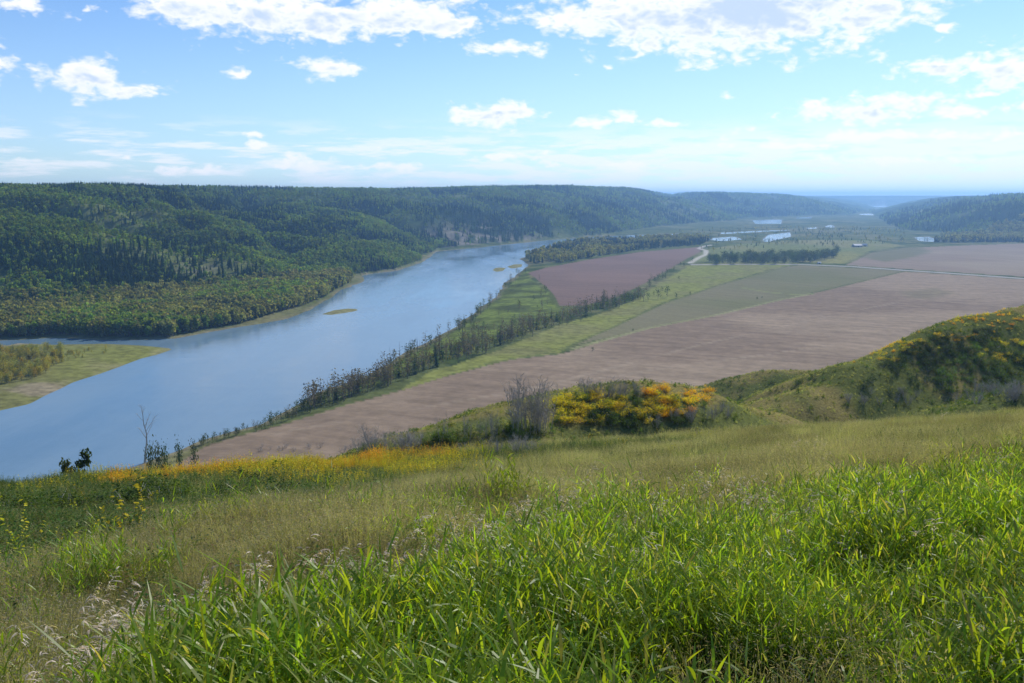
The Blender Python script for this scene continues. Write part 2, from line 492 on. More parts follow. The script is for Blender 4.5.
def scatter(name, pts, scl, protos, label, cat, mat=None, tilt=0.12, rot=None, zs=None):
    """uncountable plants: one object whose points carry shared plant meshes"""
    pts = np.asarray(pts, np.float32); N = len(pts)
    me = bpy.data.meshes.new(name); me.vertices.add(N); me.vertices.foreach_set('co', pts.ravel())
    a = me.attributes.new('rot', 'FLOAT_VECTOR', 'POINT')
    rr = np.stack([rng.normal(0, tilt, N), rng.normal(0, tilt, N), rng.uniform(0, 6.2832, N)], 1).astype(np.float32)
    if rot is not None: rr[:, 2] = rot
    a.data.foreach_set('vector', rr.ravel())
    s3 = np.repeat(np.asarray(scl, np.float32)[:, None], 3, 1)
    if zs is not None: s3[:, 2] *= zs
    a = me.attributes.new('scl', 'FLOAT_VECTOR', 'POINT'); a.data.foreach_set('vector', s3.astype(np.float32).ravel())
    a = me.attributes.new('idx', 'INT', 'POINT'); a.data.foreach_set('value', rng.integers(0, len(protos), N).astype(np.int32))
    o = link(bpy.data.objects.new(name, me)); tag(o, label, cat, None, 'stuff')
    col = bpy.data.collections.new(name + '_plants')
    for p in protos:
        po = bpy.data.objects.new(p.name, p); col.objects.link(po)
    t = bpy.data.node_groups.new(name, 'GeometryNodeTree')
    t.interface.new_socket('Geometry', in_out='INPUT', socket_type='NodeSocketGeometry')
    t.interface.new_socket('Geometry', in_out='OUTPUT', socket_type='NodeSocketGeometry')
    gi = t.nodes.new('NodeGroupInput'); go = t.nodes.new('NodeGroupOutput')
    ci = t.nodes.new('GeometryNodeCollectionInfo'); ci.inputs[0].default_value = col
    ci.inputs['Separate Children'].default_value = True; ci.inputs['Reset Children'].default_value = True
    ip = t.nodes.new('GeometryNodeInstanceOnPoints'); ip.inputs['Pick Instance'].default_value = True
    def attr(nm, typ):
        q = t.nodes.new('GeometryNodeInputNamedAttribute'); q.data_type = typ; q.inputs[0].default_value = nm
        return q.outputs[0]
    L = t.links
    L.new(gi.outputs[0], ip.inputs['Points']); L.new(ci.outputs[0], ip.inputs['Instance'])
    L.new(attr('idx', 'INT'), ip.inputs['Instance Index']); L.new(attr('rot', 'FLOAT_VECTOR'), ip.inputs['Rotation']); L.new(attr('scl', 'FLOAT_VECTOR'), ip.inputs['Scale'])
    L.new(ip.outputs[0], go.inputs[0])
    md = o.modifiers.new('plants', 'NODES'); md.node_group = t
    return o


# ------------------------------------------------------------------ ground
COV = {  # land cover, outlines read off the photograph and laid on the valley floor
    'ploughed': [(150, 480), (205, 441), (260, 426), (325, 410), (362, 401), (400, 391), (450, 375.5), (509, 359.5), (560, 354), (648, 328.5), (724, 313.5), (783, 299.5), (809, 294.5), (905, 271.5), (1024, 279.5), (1400, 302), (1400, 620), (150, 640)],
    'upper': [(846, 265), (872, 253), (905, 248), (960, 245.5), (1024, 243.5), (1400, 244), (1400, 299), (1024, 276.8), (905, 269)],
    'far': [(528, 272), (545, 268), (590, 259.5), (640, 252), (703, 246.8), (700, 252), (686, 259), (668, 270), (646, 283), (612, 299), (582, 306), (560, 306), (552, 292)],
    'stubble': [(575, 345.5), (620, 324), (665, 303), (720, 285), (780, 267.5), (800, 265.5), (905, 270.5), (809, 293.5), (783, 298.5), (724, 312.5), (648, 327.5)],
    'meadow': [(400, 391), (430, 372), (500, 350), (560, 325), (600, 314), (640, 297), (665, 280), (690, 265), (720, 262), (800, 263), (760, 272), (720, 284), (665, 302), (620, 323), (572, 345), (560, 353), (509, 358.5), (450, 374.5)],
    'flat': [(330, 388), (377, 371), (412, 351), (444, 336), (470, 318), (497, 298), (511, 281), (529, 267), (527, 275), (548, 293), (556, 306), (570, 312), (500, 338), (430, 362), (380, 384), (340, 392)],
    'olive': [(690, 262), (705, 250), (740, 244), (800, 240), (870, 240), (905, 246), (870, 251), (842, 264), (800, 262)],
    'bench': [(880, 226), (905, 219), (960, 217), (1000, 221), (960, 226), (905, 229.5)],
}
COV = {k: wpoly(v, 4.5) for k, v in COV.items()}
TRACKS = {k: wpoly(v, 4.5) for k, v in {
    'edge': [(572, 349), (648, 328.2), (724, 313.2), (783, 299.2), (812, 294)],
    'across': [(742, 288), (770, 292.5), (800, 295), (812, 294)],
    'belt': [(480, 365), (560, 350), (620, 324), (665, 303), (720, 285), (790, 266)],
    'wheel': [(230, 440), (420, 408), (640, 372), (900, 336), (1100, 314)], 'lane': [(300, 427), (480, 386), (700, 351), (1024, 318)], 'furrow': [(520, 392), (700, 345), (820, 318), (930, 296)], 'bend': [(600, 352), (760, 326), (900, 305), (1024, 296)],
    'haul': [(690, 263), (699, 257.5), (706, 254.5), (706, 250.5), (699, 248.5), (703, 246.5), (712, 245)],
}.items()}


def track_d(x, y, p):
    d = np.full(x.shape, 1e18)
    for i in range(len(p) - 1): d = np.minimum(d, seg_d2(x, y, p[i][0], p[i][1], p[i + 1][0], p[i + 1][1])[0])
    return np.sqrt(d)


def lerp(a, b, t): return a + (b - a) * t[:, None]


def build_ground():
    azs = np.concatenate([np.linspace(-180, -50, 40)[:-1], np.linspace(-50, -34, 60)[:-1], np.linspace(-34, 34, 900), np.linspace(34, 50, 60)[1:], np.linspace(50, 180, 40)[1:]])
    rs = np.concatenate([np.exp(np.linspace(math.log(1.2), math.log(60), 150))[:-1], np.exp(np.linspace(math.log(60), math.log(6000), 460))[:-1], np.exp(np.linspace(math.log(6000), math.log(28000), 110))])
    A, R = np.meshgrid(np.radians(azs), rs, indexing='ij')
    x = (np.sin(A) * R).ravel(); y = (np.cos(A) * R).ravel()
    z, zn, zf, sr, hid, hill = terrain(x, y, True)
    n = len(x); r = np.hypot(x, y)
    soft = np.clip(r / 500, .5, 12)
    ns = lambda s, seed, o=4: fbm(x, y, s, o, seed)
    jit = (ns(28, 101) - .5) * np.clip(r / 120, 2, 18)
    base = np.tile(np.array([.105, .125, .045]), (n, 1))
    base = lerp(base, np.array([.17, .165, .075]), sstep(ns(160, 102), .45, .7))
    base = lerp(base, np.array([.045, .07, .022]), sstep(ns(60, 103), .55, .7) * .8)
    cl = np.full(n, 3)                    # valley floor
    def paint(key, c, c2=None, k=1.0, ncl=None, s=90, jt=1.0):
        nonlocal base, cl
        sd = sdpoly(x, y, COV[key]) + jit * jt
        w = sstep(-sd, -soft * .6, soft * .6) * k
        col = np.tile(np.array(c), (n, 1))
        if c2 is not None: col = lerp(col, np.array(c2), sstep(ns(s, hash(key) % 50 + 200 if False else len(key) * 7 + 200), .35, .68))
        base = base * (1 - w[:, None]) + col * w[:, None]
        if ncl is not None: cl = np.where((sd < 0), ncl, cl)
    paint('flat', (.15, .19, .045), (.075, .09, .032), s=38)
    paint('meadow', (.205, .22, .062), (.20, .20, .075), s=70, ncl=None)
    paint('olive', (.17, .19, .07), (.22, .21, .09), s=200)
    paint('stubble', (.205, .185, .105), (.175, .17, .085), s=240, ncl=6, jt=.25)
    paint('ploughed', (.295, .225, .155), (.235, .175, .122), s=170, ncl=1, jt=.3)
    paint('upper', (.30, .24, .172), (.265, .205, .15), s=260, ncl=7, jt=.3)
    paint('far', (.195, .135, .11), (.22, .15, .12), s=200, ncl=2, jt=.35)
    # a greenish damp part of the upper field
    sdg = sdpoly(x, y, wpoly([(862, 257), (880, 249), (915, 246.5), (932, 251), (915, 257), (885, 262)], 4.5)) + jit
    base = lerp(base, np.array([.16, .16, .085]), sstep(-sdg, -20, 20) * .8)
    sdg = sdpoly(x, y, wpoly([(800, 262), (842, 264), (862, 255), (850, 251), (815, 256)], 4.5)) + jit * .5
    base = lerp(base, np.array([.23, .22, .075]), sstep(-sdg, -10, 10) * .8)
    # dark damp patches and pale wheel lines in the ploughed land
    sdd = sdpoly(x, y, wpoly([(900, 292), (935, 288), (955, 293), (930, 299), (908, 298)], 4.5)) + jit
    base = lerp(base, base.mean(0) * .9, sstep(-sdd, -14, 14) * .35)
    for k, wd, c in (('edge', 3.5, (.27, .27, .13)), ('across', 4, (.24, .25, .1)), ('belt', 2.2, (.13, .15, .05)), ('haul', 7, (.5, .46, .4)), ('wheel', 2.2, (.36, .29, .21)), ('lane', 2.4, (.18, .13, .09)), ('furrow', 2.6, (.36, .29, .21)), ('bend', 3.0, (.19, .14, .10))):
        d = track_d(x, y, TRACKS[k]) + np.abs(jit) * .12
        base = lerp(base, np.array(c), sstep(-d, -wd * 1.4, -wd * .5) * (.4 * sstep(ns(90, 120), .35, .6) if k in ('wheel', 'lane', 'furrow', 'bend') else .85))
    # shores: gravel and dried mud
    mud = sstep(-sr, -11, -1) * np.clip((ns(40, 107) - .25) * 3, .25, 1)
    base = lerp(base, np.array([.21, .185, .12]), mud * .9)
    isle = -sdpoly(x, y, ISLES[0])
    base = np.where((isle > -4)[:, None], lerp(np.tile(np.array([.17, .17, .06]), (n, 1)), np.array([.25, .21, .13]), sstep(ns(45, 108), .45, .62) * sstep(-isle, -70, -20)), base)
    tipn = sstep(-sdpoly(x, y, wpoly([(60, 350), (172, 347), (175, 352), (100, 372), (60, 380)], 0)), -20, 15)
    base = lerp(base, np.array([.20, .215, .05]), tipn * .6)
    small = np.zeros(n)
    for p in ISLES[1:]: small = np.maximum(small, sstep(-sdpoly(x, y, p), -10, 2))
    base = lerp(base, np.array([.22, .21, .09]), small)
    # valley walls: forest floor, pale scars on the steep bluffs
    hm = hill > 2.5
    hcol = np.tile(np.array([.035, .058, .018]), (n, 1))
    hcol = lerp(hcol, np.array([.075, .105, .032]), sstep(ns(330, 110, 5), .45, .62))
    hcol = lerp(hcol, np.array([.12, .14, .05]), sstep(ns(240, 111, 4), .66, .76))
    px, py = project(x, y, z)
    def near_px(cx, cy, sx, sy): return np.exp(-(((px - cx) / sx) ** 2 + ((py - cy) / sy) ** 2))
    scar = sstep(ns(45, 112, 4), .50, .66)
    scar = scar * np.clip(near_px(455, 240, 55, 8) * 1.3 + near_px(265, 236, 16, 14) * .8 + near_px(215, 272, 45, 18) * .55 + near_px(470, 228, 25, 12) * .8 + near_px(700, 215, 40, 8) * .2 + near_px(280, 262, 22, 10) * .4, 0, 1)
    gully = fbm(px, py * .22, 5.5, 3, 118)
    cliff = np.clip(near_px(505, 239.5, 60, 4.2) * 1.1 + near_px(450, 234, 26, 9) * .8, 0, 1) * sstep(gully, .44, .66)
    scar = np.maximum(scar, cliff)
    hcol = lerp(hcol, np.array([.225, .195, .155]), np.clip(scar, 0, 1) * .9)
    lit = np.clip(near_px(695, 210, 50, 13) * 1.2, 0, .9) * sstep(ns(120, 113, 4), .3, .6)  # open grassy slope, its sunlit look painted into the ground colour
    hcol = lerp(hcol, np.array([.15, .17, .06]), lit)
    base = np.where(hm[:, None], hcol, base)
    sdb = sdpoly(x, y, COV['bench']) + jit * 2
    base = lerp(base, np.array([.16, .18, .07]), sstep(-sdb, -60, 60) * hm * .8)
    cl = np.where(hm, np.where(hid == 3, 5, np.where(hid == 0, 4, 8)), cl)
    # near hillside: soil and litter under the grass
    nm = (zn > zf - 1.0) & (r < 1500)
    ncol = np.tile(np.array([.085, .082, .032]), (n, 1))
    ncol = lerp(ncol, np.array([.13, .115, .05]), sstep(ns(6, 115), .4, .65))
    ncol = lerp(ncol, np.array([.05, .065, .02]), sstep(ns(17, 116), .5, .7))
    spur = sstep(y, 90, 120)
    ncol = lerp(ncol, np.array([.11, .125, .04]), spur)
    ncol = lerp(ncol, np.array([.20, .17, .065]), spur * sstep(ns(22, 117, 4), .48, .62))
    base = np.where(nm[:, None], ncol, base)
    cl = np.where(nm, 0, cl)
    nr = len(rs); na = len(azs)
    i = np.arange(na - 1)[:, None] * nr + np.arange(nr - 1)[None, :]
    f = np.stack([i, i + nr, i + nr + 1, i + 1], -1).reshape(-1, 4)
    f = f[:, ::-1]                                     # normals up
    fc = cl[f[:, 0]]
    G = [
        (0, 'hillside', 'grassy hillside falling away from the viewer with spurs and gullies', 'hillside', ground_mat('hillside_soil', 2.2, .45, .05)),
        (1, 'ploughed_field', 'wide brown ploughed field running along the foot of the hillside', 'field', ground_mat('ploughed_soil', .10, .17, .0, (.42, 110, 13.0), .15)),
        (2, 'ploughed_field', 'dark reddish brown ploughed field between the tree belt and the far river wood', 'field', ground_mat('dark_soil', .2, .12, .0, (.5, 240, 12), .1)),
        (6, 'stubble_field', 'grey green stubble field with a pale border beside the brown ploughed field', 'field', ground_mat('stubble_soil', .3, .12, .0, (.8, 260, 14), .08)),
        (7, 'ploughed_field', 'brown field on the far side of the straight pale road', 'field', ground_mat('upper_soil', .2, .12, .0, (1.1, 300, 16), .12)),
        (3, 'valley_floor', 'green river flats with meadow, islands and gravel shores', 'ground', ground_mat('flats_soil', .12, .38)),
        (4, 'hills', 'long forested valley wall rising across the river', 'hill', ground_mat('forest_floor', .05, .4)),
        (5, 'hills', 'blue shadowed flat topped hill at the right end of the valley', 'hill', ground_mat('far_forest_floor', .02, .4)),
        (8, 'hills', 'pale blue distant hills closing the valley', 'hill', ground_mat('distant_forest_floor', .02, .4)),
    ]
    co = np.stack([x, y, z], 1)
    for k, nm_, lab, cat, m in G:
        ff = f[fc == k]
        if not len(ff): continue
        u, inv = np.unique(ff, return_inverse=True)
        me = mesh_np(nm_, co[u], inv.reshape(-1, 4), [m], True)
        a = me.attributes.new('cover', 'FLOAT_COLOR', 'POINT')
        a.data.foreach_set('color', np.concatenate([base[u], np.ones((len(u), 1))], 1).astype(np.float32).ravel())
        tag(link(bpy.data.objects.new(nm_, me)), lab, cat, None, 'structure')


build_ground()


def build_river():
    m, n = new_mat('river_water')
    pos = n.node('ShaderNodeNewGeometry').outputs['Position']
    big = n.noise(n.vmath('MULTIPLY', pos, (1 / 80, 1 / 300, 0)), 1.0, 6, .6)
    wav = n.noise(n.vmath('MULTIPLY', pos, (.16, .3, 1)), 1.0, 3, .6)
    rip = n.noise(n.vmath('MULTIPLY', pos, (.03, .07, 1)), 1.0, 4, .6)
    hgt = n.math('ADD', n.math('MULTIPLY', wav, .25), n.math('MULTIPLY', rip, 1.6))
    bp = n.node('ShaderNodeBump', {'Height': hgt, 'Distance': 1.0, 'Strength': .12})
    col = n.mix(n.smooth(big, .35, .65), (.125, .21, .27, 1), (.18, .27, .33, 1))
    b = n.node('ShaderNodeBsdfPrincipled', {'Base Color': col, 'Roughness': n.smooth(big, .3, .7, .10, .24), 'IOR': 1.33, 'Specular IOR Level': .5})
    n.l.new(bp.outputs[0], b.inputs['Normal'])
    finish(n, b.outputs[0])
    v = [(-6000, 150, 0), (9000, 150, 0), (9000, 24000, 0), (-6000, 24000, 0)]
    me = mesh_np('river', v, [(0, 1, 2, 3)], [m])
    tag(link(bpy.data.objects.new('river', me)), 'broad blue river winding through the valley', 'river', None, 'structure')


build_river()


def build_road():
    m = plain_mat('road_gravel', (.36, .33, .29), .95, .25, .08)
    pts = wpoly([(690, 264.5), (740, 264), (800, 264.2), (850, 266.2), (900, 269.6), (960, 273.8), (1024, 278.2), (1150, 287), (1400, 304)], 5.6)
    v = []; f = []
    dens = []
    for i in range(len(pts) - 1):
        k = 24
        for j in range(k): dens.append(pts[i] + (pts[i + 1] - pts[i]) * j / k)
    dens = np.array(dens)
    z = terrain(dens[:, 0], dens[:, 1])
    d = np.gradient(dens, axis=0); d /= np.linalg.norm(d, axis=1)[:, None]; nn = np.stack([-d[:, 1], d[:, 0]], 1)
    for i in range(len(dens)):
        for wv, dz in ((-9, -1.2), (-5, .9), (5, .9), (9, -1.2)):
            p = dens[i] + nn[i] * wv; v.append((p[0], p[1], z[i] + dz))
    for i in range(len(dens) - 1):
        for q in range(3):
            a = i * 4 + q; f.append((a, a + 4, a + 5, a + 1))
    me = mesh_np('road', v, f, [m], True)
    tag(link(bpy.data.objects.new('road', me)), 'straight pale road crossing the fields on a low bank', 'road', None, 'structure')


build_road()


def build_haze():
    m, n = new_mat('haze_air')
    v = n.node('ShaderNodeVolumePrincipled', {'Color': (.32, .58, .98, 1), 'Density': HAZE, 'Anisotropy': .45})
    o = n.node('ShaderNodeOutputMaterial'); n.l.new(v.outputs[0], o.inputs['Volume'])
    a = 31000.0; z0, z1 = -6.0, 262.0
    V = [(-a, -a, z0), (a, -a, z0), (a, a, z0), (-a, a, z0), (-a, -a, z1), (a, -a, z1), (a, a, z1), (-a, a, z1)]
    me = mesh_np('haze', V, [(0, 3, 2, 1), (4, 5, 6, 7), (0, 1, 5, 4), (1, 2, 6, 5), (2, 3, 7, 6), (3, 0, 4, 7)], [m])
    tag(link(bpy.data.objects.new('haze', me)), 'blue haze filling the valley air', 'haze', None, 'stuff')


HAZE = 0.85e-4
build_haze()

# ------------------------------------------------------------------ far woods (uncountable)
M_CON = leaf_mat('conifer_needles', (.028, .062, .018), (.052, .092, .024), .3, 0, .6, .3, None, .25, 120.0)
M_ASP = leaf_mat('aspen_leaves', (.11, .185, .028), (.16, .235, .042), .5, 0, .5, .3, None, .3, 120.0)
M_OLI = leaf_mat('willow_leaves', (.19, .215, .066), (.27, .275, .095), .45, 0, .5, .35, None, .2, 60.0)
M_YEL = leaf_mat('turning_leaves', (.30, .28, .05), (.38, .33, .06), .45, 0, .5, .3)
M_GREYT = leaf_mat('thin_grey_crown', (.13, .118, .085), (.19, .165, .12), .3, 0, .6, .3)
M_BARK = plain_mat('grey_bark', (.14, .12, .10), .95, .35, 3.0)
M_PALEBARK = plain_mat('pale_bark', (.5, .47, .42), .9, .3, 4.0)


def conifer_mesh(name, h, r, rnd, tiers=7, sides=8, mat=M_CON):
    b = MB()
    b.tube([(0, 0, 0), (0, 0, h * .5)], [h * .014, h * .008], 4, 1)
    for k in range(tiers):
        z0 = h * (.10 + .80 * k / tiers); z1 = z0 + h * (.9 / tiers) * 1.75; rr = r * (1 - k / tiers) ** .8 * rnd.uniform(.75, 1.15)
        i0 = len(b.v); b.v.append((rnd.uniform(-.05, .05) * r, rnd.uniform(-.05, .05) * r, min(z1, h)))
        for q in range(sides):
            a = 2 * math.pi * (q + rnd.uniform(-.3, .3)) / sides; q_ = rr * rnd.uniform(.55, 1.15)
            b.v.append((math.cos(a) * q_, math.sin(a) * q_, z0 - rnd.uniform(0, .05) * h))
        for q in range(sides):
            b.f.append((i0, i0 + 1 + q, i0 + 1 + (q + 1) % sides)); b.m.append(0)
    return b.build(name, [mat, M_BARK])


def leafy_mesh(name, h, r, rnd, leaves, size, mat, lo=.25, lobes=6, trunk=True, bark=None):
    b = MB()
    if trunk: b.tube([(0, 0, 0), (rnd.uniform(-.02, .02) * h, 0, h * .35), (rnd.uniform(-.03, .03) * h, 0, h * .8)], [h * .016, h * .011, h * .003], 4, 1)
    lob = []
    for k in range(lobes):
        a = rnd.uniform(0, 6.28); zz = h * rnd.uniform(lo + .1, .92); rad = r * (1 - abs(zz / h - .5) * 1.1) * rnd.uniform(.3, .8)
        lob.append((math.cos(a) * rad, math.sin(a) * rad, zz, r * rnd.uniform(.3, .6)))
    for k in range(leaves):
        lx, ly, lz, lr = rnd.choice(lob)
        p = (lx + rnd.gauss(0, .5) * lr, ly + rnd.gauss(0, .5) * lr, min(h, max(lo * h * .8, lz + rnd.gauss(0, .55) * lr * 1.3)))
        b.leaf(p, size * rnd.uniform(.6, 1.3), rnd, .5, 0, .8)
    return b.build(name, [mat, bark or M_BARK])


R = random.Random(11)
P_CON = [conifer_mesh('conifer', 1.0, R.uniform(.17, .24), R) for _ in range(5)]
P_ASP = [leafy_mesh('aspen', 1.0, R.uniform(.24, .34), R, 70, .17, M_ASP) for _ in range(5)]
P_OLI = [leafy_mesh('willow', 1.0, R.uniform(.26, .36), R, 70, .17, M_OLI) for _ in range(4)]
P_YEL = [leafy_mesh('yellow_birch', 1.0, R.uniform(.22, .30), R, 60, .16, M_YEL) for _ in range(3)]


def wedge(n, r0, r1, a0, a1, power=1.0):
    u = rng.uniform(0, 1, n)
    r = (r0 ** (1 + power) + u * (r1 ** (1 + power) - r0 ** (1 + power))) ** (1 / (1 + power))
    a = np.radians(rng.uniform(a0, a1, n))
    return np.sin(a) * r, np.cos(a) * r


def build_hill_forest():
    xs, ys = [], []
    for n, r0, r1, a0, a1, p in ((120000, 900, 2700, -34, 3, 1.0), (24000, 2600, 4200, -34, -8, .5), (80000, 2300, 7200, -12, 15, .8), (26000, 3200, 7000, 15, 34, .6), (16000, 5300, 9200, 8, 22, .6)):
        x, y = wedge(n, r0, r1, a0, a1, p); xs.append(x); ys.append(y)
    x = np.concatenate(xs); y = np.concatenate(ys)
    z, zn, zf, sr, hid, hill = terrain(x, y, True)
    r = np.hypot(x, y)
    px, py = project(x, y, z)
    ok = (hill > 2.5) & (sr > 4) & (r > 880) & (zn < zf) & (px > -30) & (px < W + 30)
    scar = fbm(x, y, 45, 4, 112)
    def near_px(cx, cy, sx, sy): return np.exp(-(((px - cx) / sx) ** 2 + ((py - cy) / sy) ** 2))
    bare = sstep(scar, .50, .62) * np.clip(near_px(455, 240, 55, 8) * 1.3 + near_px(265, 236, 16, 14) * .7 + near_px(215, 272, 45, 18) * .4 + near_px(470, 228, 25, 12) * .8 + near_px(695, 210, 50, 13) * 1.0, 0, 1)
    bare = np.maximum(bare, np.clip(near_px(505, 239.5, 60, 4.2) * 1.1 + near_px(450, 234, 26, 9) * .8, 0, 1) * sstep(fbm(px, py * .22, 5.5, 3, 118), .44, .6))
    bare = np.maximum(bare, near_px(690, 213, 48, 9) * .85 * sstep(fbm(x, y, 160, 3, 119), .3, .5))
    clear = sstep(fbm(x, y, 240, 4, 111), .62, .72) * .8
    ok &= rng.uniform(0, 1, len(x)) > np.maximum(bare, clear)
    x, y, z, r, px, py = (q[ok] for q in (x, y, z, r, px, py))
    t = fbm(x, y, 330, 5, 110) + (fbm(x, y, 90, 3, 140) - .5) * .5 + rng.normal(0, .07, len(x)) - .02 + .10 * sstep(hill[ok], 115, 150) + .18 * near_px(80, 238, 90, 14)
    big = 1 + np.clip((r - 2600) / 3000, 0, 1) * .5
    con = t < .45
    s = rng.uniform(6, 19, len(x)) * big
    P = np.stack([x, y, z - .6], 1)
    scatter('forest', P[con], s[con], P_CON, 'dark conifer forest covering the valley wall across the river', 'forest', zs=1.15, tilt=.03)
    a = ~con
    scatter('forest', P[a], s[a] * .8, P_ASP, 'lighter green aspen forest patches on the valley wall across the river', 'forest', tilt=.05)


build_hill_forest()


def poly_points(pts, n, z0=3.0):
    p = wpoly(pts, z0); lo, hi = p.min(0), p.max(0)
    x = rng.uniform(lo[0], hi[0], n); y = rng.uniform(lo[1], hi[1], n)
    k = sdpoly(x, y, p) < 0
    return x[k], y[k]


def wood(name, pts, n, kinds, hmin, hmax, label, z0=3.0):
    x, y = poly_points(pts, n, z0)
    z, zn, zf, sr, hid, hill = terrain(x, y, True)
    k = (sr > 5 + 14 * fbm(x, y, 60, 2, 153)) & (np.hypot(x, y) > 700); x, y, z = x[k], y[k], z[k]
    t = fbm(x, y, 120, 3, 150) + rng.normal(0, .12, len(x))
    s = rng.uniform(hmin, hmax, len(x)) * (.8 + .4 * fbm(x, y, 70, 2, 151))
    edges = np.quantile(t, np.cumsum([w for _, w, _ in kinds]))
    lo = -9.0
    for (protos, w, lab), hi in zip(kinds, edges):
        q = (t >= lo) & (t < hi + 1e-9); lo = hi
        if q.sum(): scatter(name, np.stack([x, y, z - .4], 1)[q], s[q], protos, lab, 'woodland', tilt=.04)


wood('woodland', [(-260, 345), (0, 336.5), (97, 337.5), (176, 336), (243, 322), (300, 306), (330, 293), (352, 281), (345, 277), (300, 284), (200, 295), (100, 306), (0, 310), (-260, 325)], 42000,
     [(P_CON, .16, 'dark spruce in the riverside wood below the valley wall'), (P_OLI, .62, 'olive poplars in the riverside wood below the valley wall'), (P_ASP, .22, 'green aspens in the riverside wood below the valley wall')], 9, 19, '')
wood('woodland', [(521, 262), (560, 264), (600, 257), (640, 250.5), (700, 245.5), (712, 240), (690, 237.5), (640, 240), (565, 244), (532, 252)], 9000,
     [(P_CON, .6, 'dark spruce wood beyond the reddish brown field'), (P_OLI, .4, 'olive trees in the wood beyond the reddish brown field')], 13, 20, '')
wood('woodland', [(934, 243), (1024, 243), (1300, 245), (1300, 238), (1024, 234.5), (940, 237.5)], 12000,
     [(P_OLI, .6, 'olive trees in the wood at the foot of the right hill'), (P_CON, .4, 'dark conifers in the wood at the foot of the right hill')], 14, 22, '')
wood('woodland', [(700, 262), (715, 252), (820, 246), (905, 244), (905, 229), (760, 227), (660, 233), (700, 240)], 1500,
     [(P_CON, .4, 'dark scattered conifers on the distant river flats'), (P_OLI, .6, 'olive scattered trees and bushes on the distant river flats')], 6, 13, '')

# ------------------------------------------------------------------ trees one can tell apart
def copy_tree(root, loc, rotz, scale, label=None, group=None, cat=None):
    r = root.copy(); C.objects.link(r); r.location = loc; r.rotation_euler = (0, 0, rotz)
    r.scale = scale if hasattr(scale, '__len__') else (scale,) * 3
    if label: r['label'] = label
    if group: r['group'] = group
    if cat: r['category'] = cat
    for ch in root.children:
        c = ch.copy(); C.objects.link(c); c.parent = r
    return r


PENDING = []


def make_tree(name, cat, trunk_mesh, crown_mesh, crown_name='crown', trunk_name='trunk'):
    """first of its kind: an Empty at the foot with its trunk and crown; copied later, then dropped when every copy is placed"""
    o = bpy.data.objects.new(name, None); C.objects.link(o); o['category'] = cat
    link(bpy.data.objects.new(trunk_name, trunk_mesh), o)
    if crown_mesh: link(bpy.data.objects.new(crown_name, crown_mesh), o)
    PENDING.append([o, False])
    return o


def put(proto, loc, scale, label, group=None, rotz=None, cat=None):
    rz = R.uniform(0, 6.28) if rotz is None else rotz
    for e in PENDING:
        if e[0] == proto and not e[1]:
            e[1] = True; proto.location = loc; proto.rotation_euler = (0, 0, rz)
            proto.scale = scale if hasattr(scale, '__len__') else (scale,) * 3
            proto['label'] = label
            if group: proto['group'] = group
            BASE[proto.name] = proto
            return proto
    return copy_tree(proto, loc, rz, scale, label, group, cat)


BASE = {}


def trunk_limbs(h, r, rnd, limbs, top=.95, lean=.04, lo=.35, up=.8, spread=.3, sides=5, mat=None, twigs=0):
    b = MB(); ends = []
    n = 6; pts = []; x = y = 0.0
    for k in range(n + 1):
        pts.append((x, y, h * top * k / n)); x += rnd.gauss(0, lean) * h / n; y += rnd.gauss(0, lean) * h / n
    b.tube(pts, [r * (1 - .9 * k / n) * (1.25 if k == 0 else 1) for k in range(n + 1)], sides)
    for q in range(limbs):
        t = lo + (1 - lo) * (q + rnd.random()) / limbs; t = min(t, .97)
        f = t * n; i = min(int(f), n - 1); p = Vector(pts[i]).lerp(Vector(pts[i + 1]), f - i)
        a = rnd.uniform(0, 6.28); L = h * spread * (1.15 - t) * rnd.uniform(.7, 1.2)
        d = Vector((math.cos(a), math.sin(a), up * rnd.uniform(.6, 1.3))).normalized()
        m = p + d * L * .5 + Vector((0, 0, L * .04)); e = m + (d + Vector((0, 0, .35))).normalized() * L * .5
        rr = r * (1 - .9 * t) * .55
        b.tube([p, m, e], [rr, rr * .7, rr * .2], 4); ends.append((m, e))
        for w in range(twigs):
            s = p.lerp(e, rnd.uniform(.3, 1.0)); dd = (d + Vector((rnd.gauss(0, .6), rnd.gauss(0, .6), rnd.gauss(.2, .5)))).normalized()
            b.tube([s, s + dd * L * rnd.uniform(.2, .5)], [rr * .4, rr * .12], 3)
    return b, ends


def broad_tree(name, cat, h, r, rnd, leaves, size, mat, bark, lo=.3, spread=.3, thin=1.0):
    b, ends = trunk_limbs(h, h * .014, rnd, 12, lo=lo, spread=spread, up=.9)
    c = MB()
    for k in range(leaves):
        m, e = rnd.choice(ends); p = m.lerp(e, rnd.uniform(.2, 1.25))
        p = p + Vector((rnd.gauss(0, 1), rnd.gauss(0, 1), rnd.gauss(0, 1))) * r * .16 * thin
        c.leaf(p, size * rnd.uniform(.6, 1.3), rnd, .4, 0, .8)
    return make_tree(name, cat, b.build('trunk', [bark]), c.build('crown', [mat]))


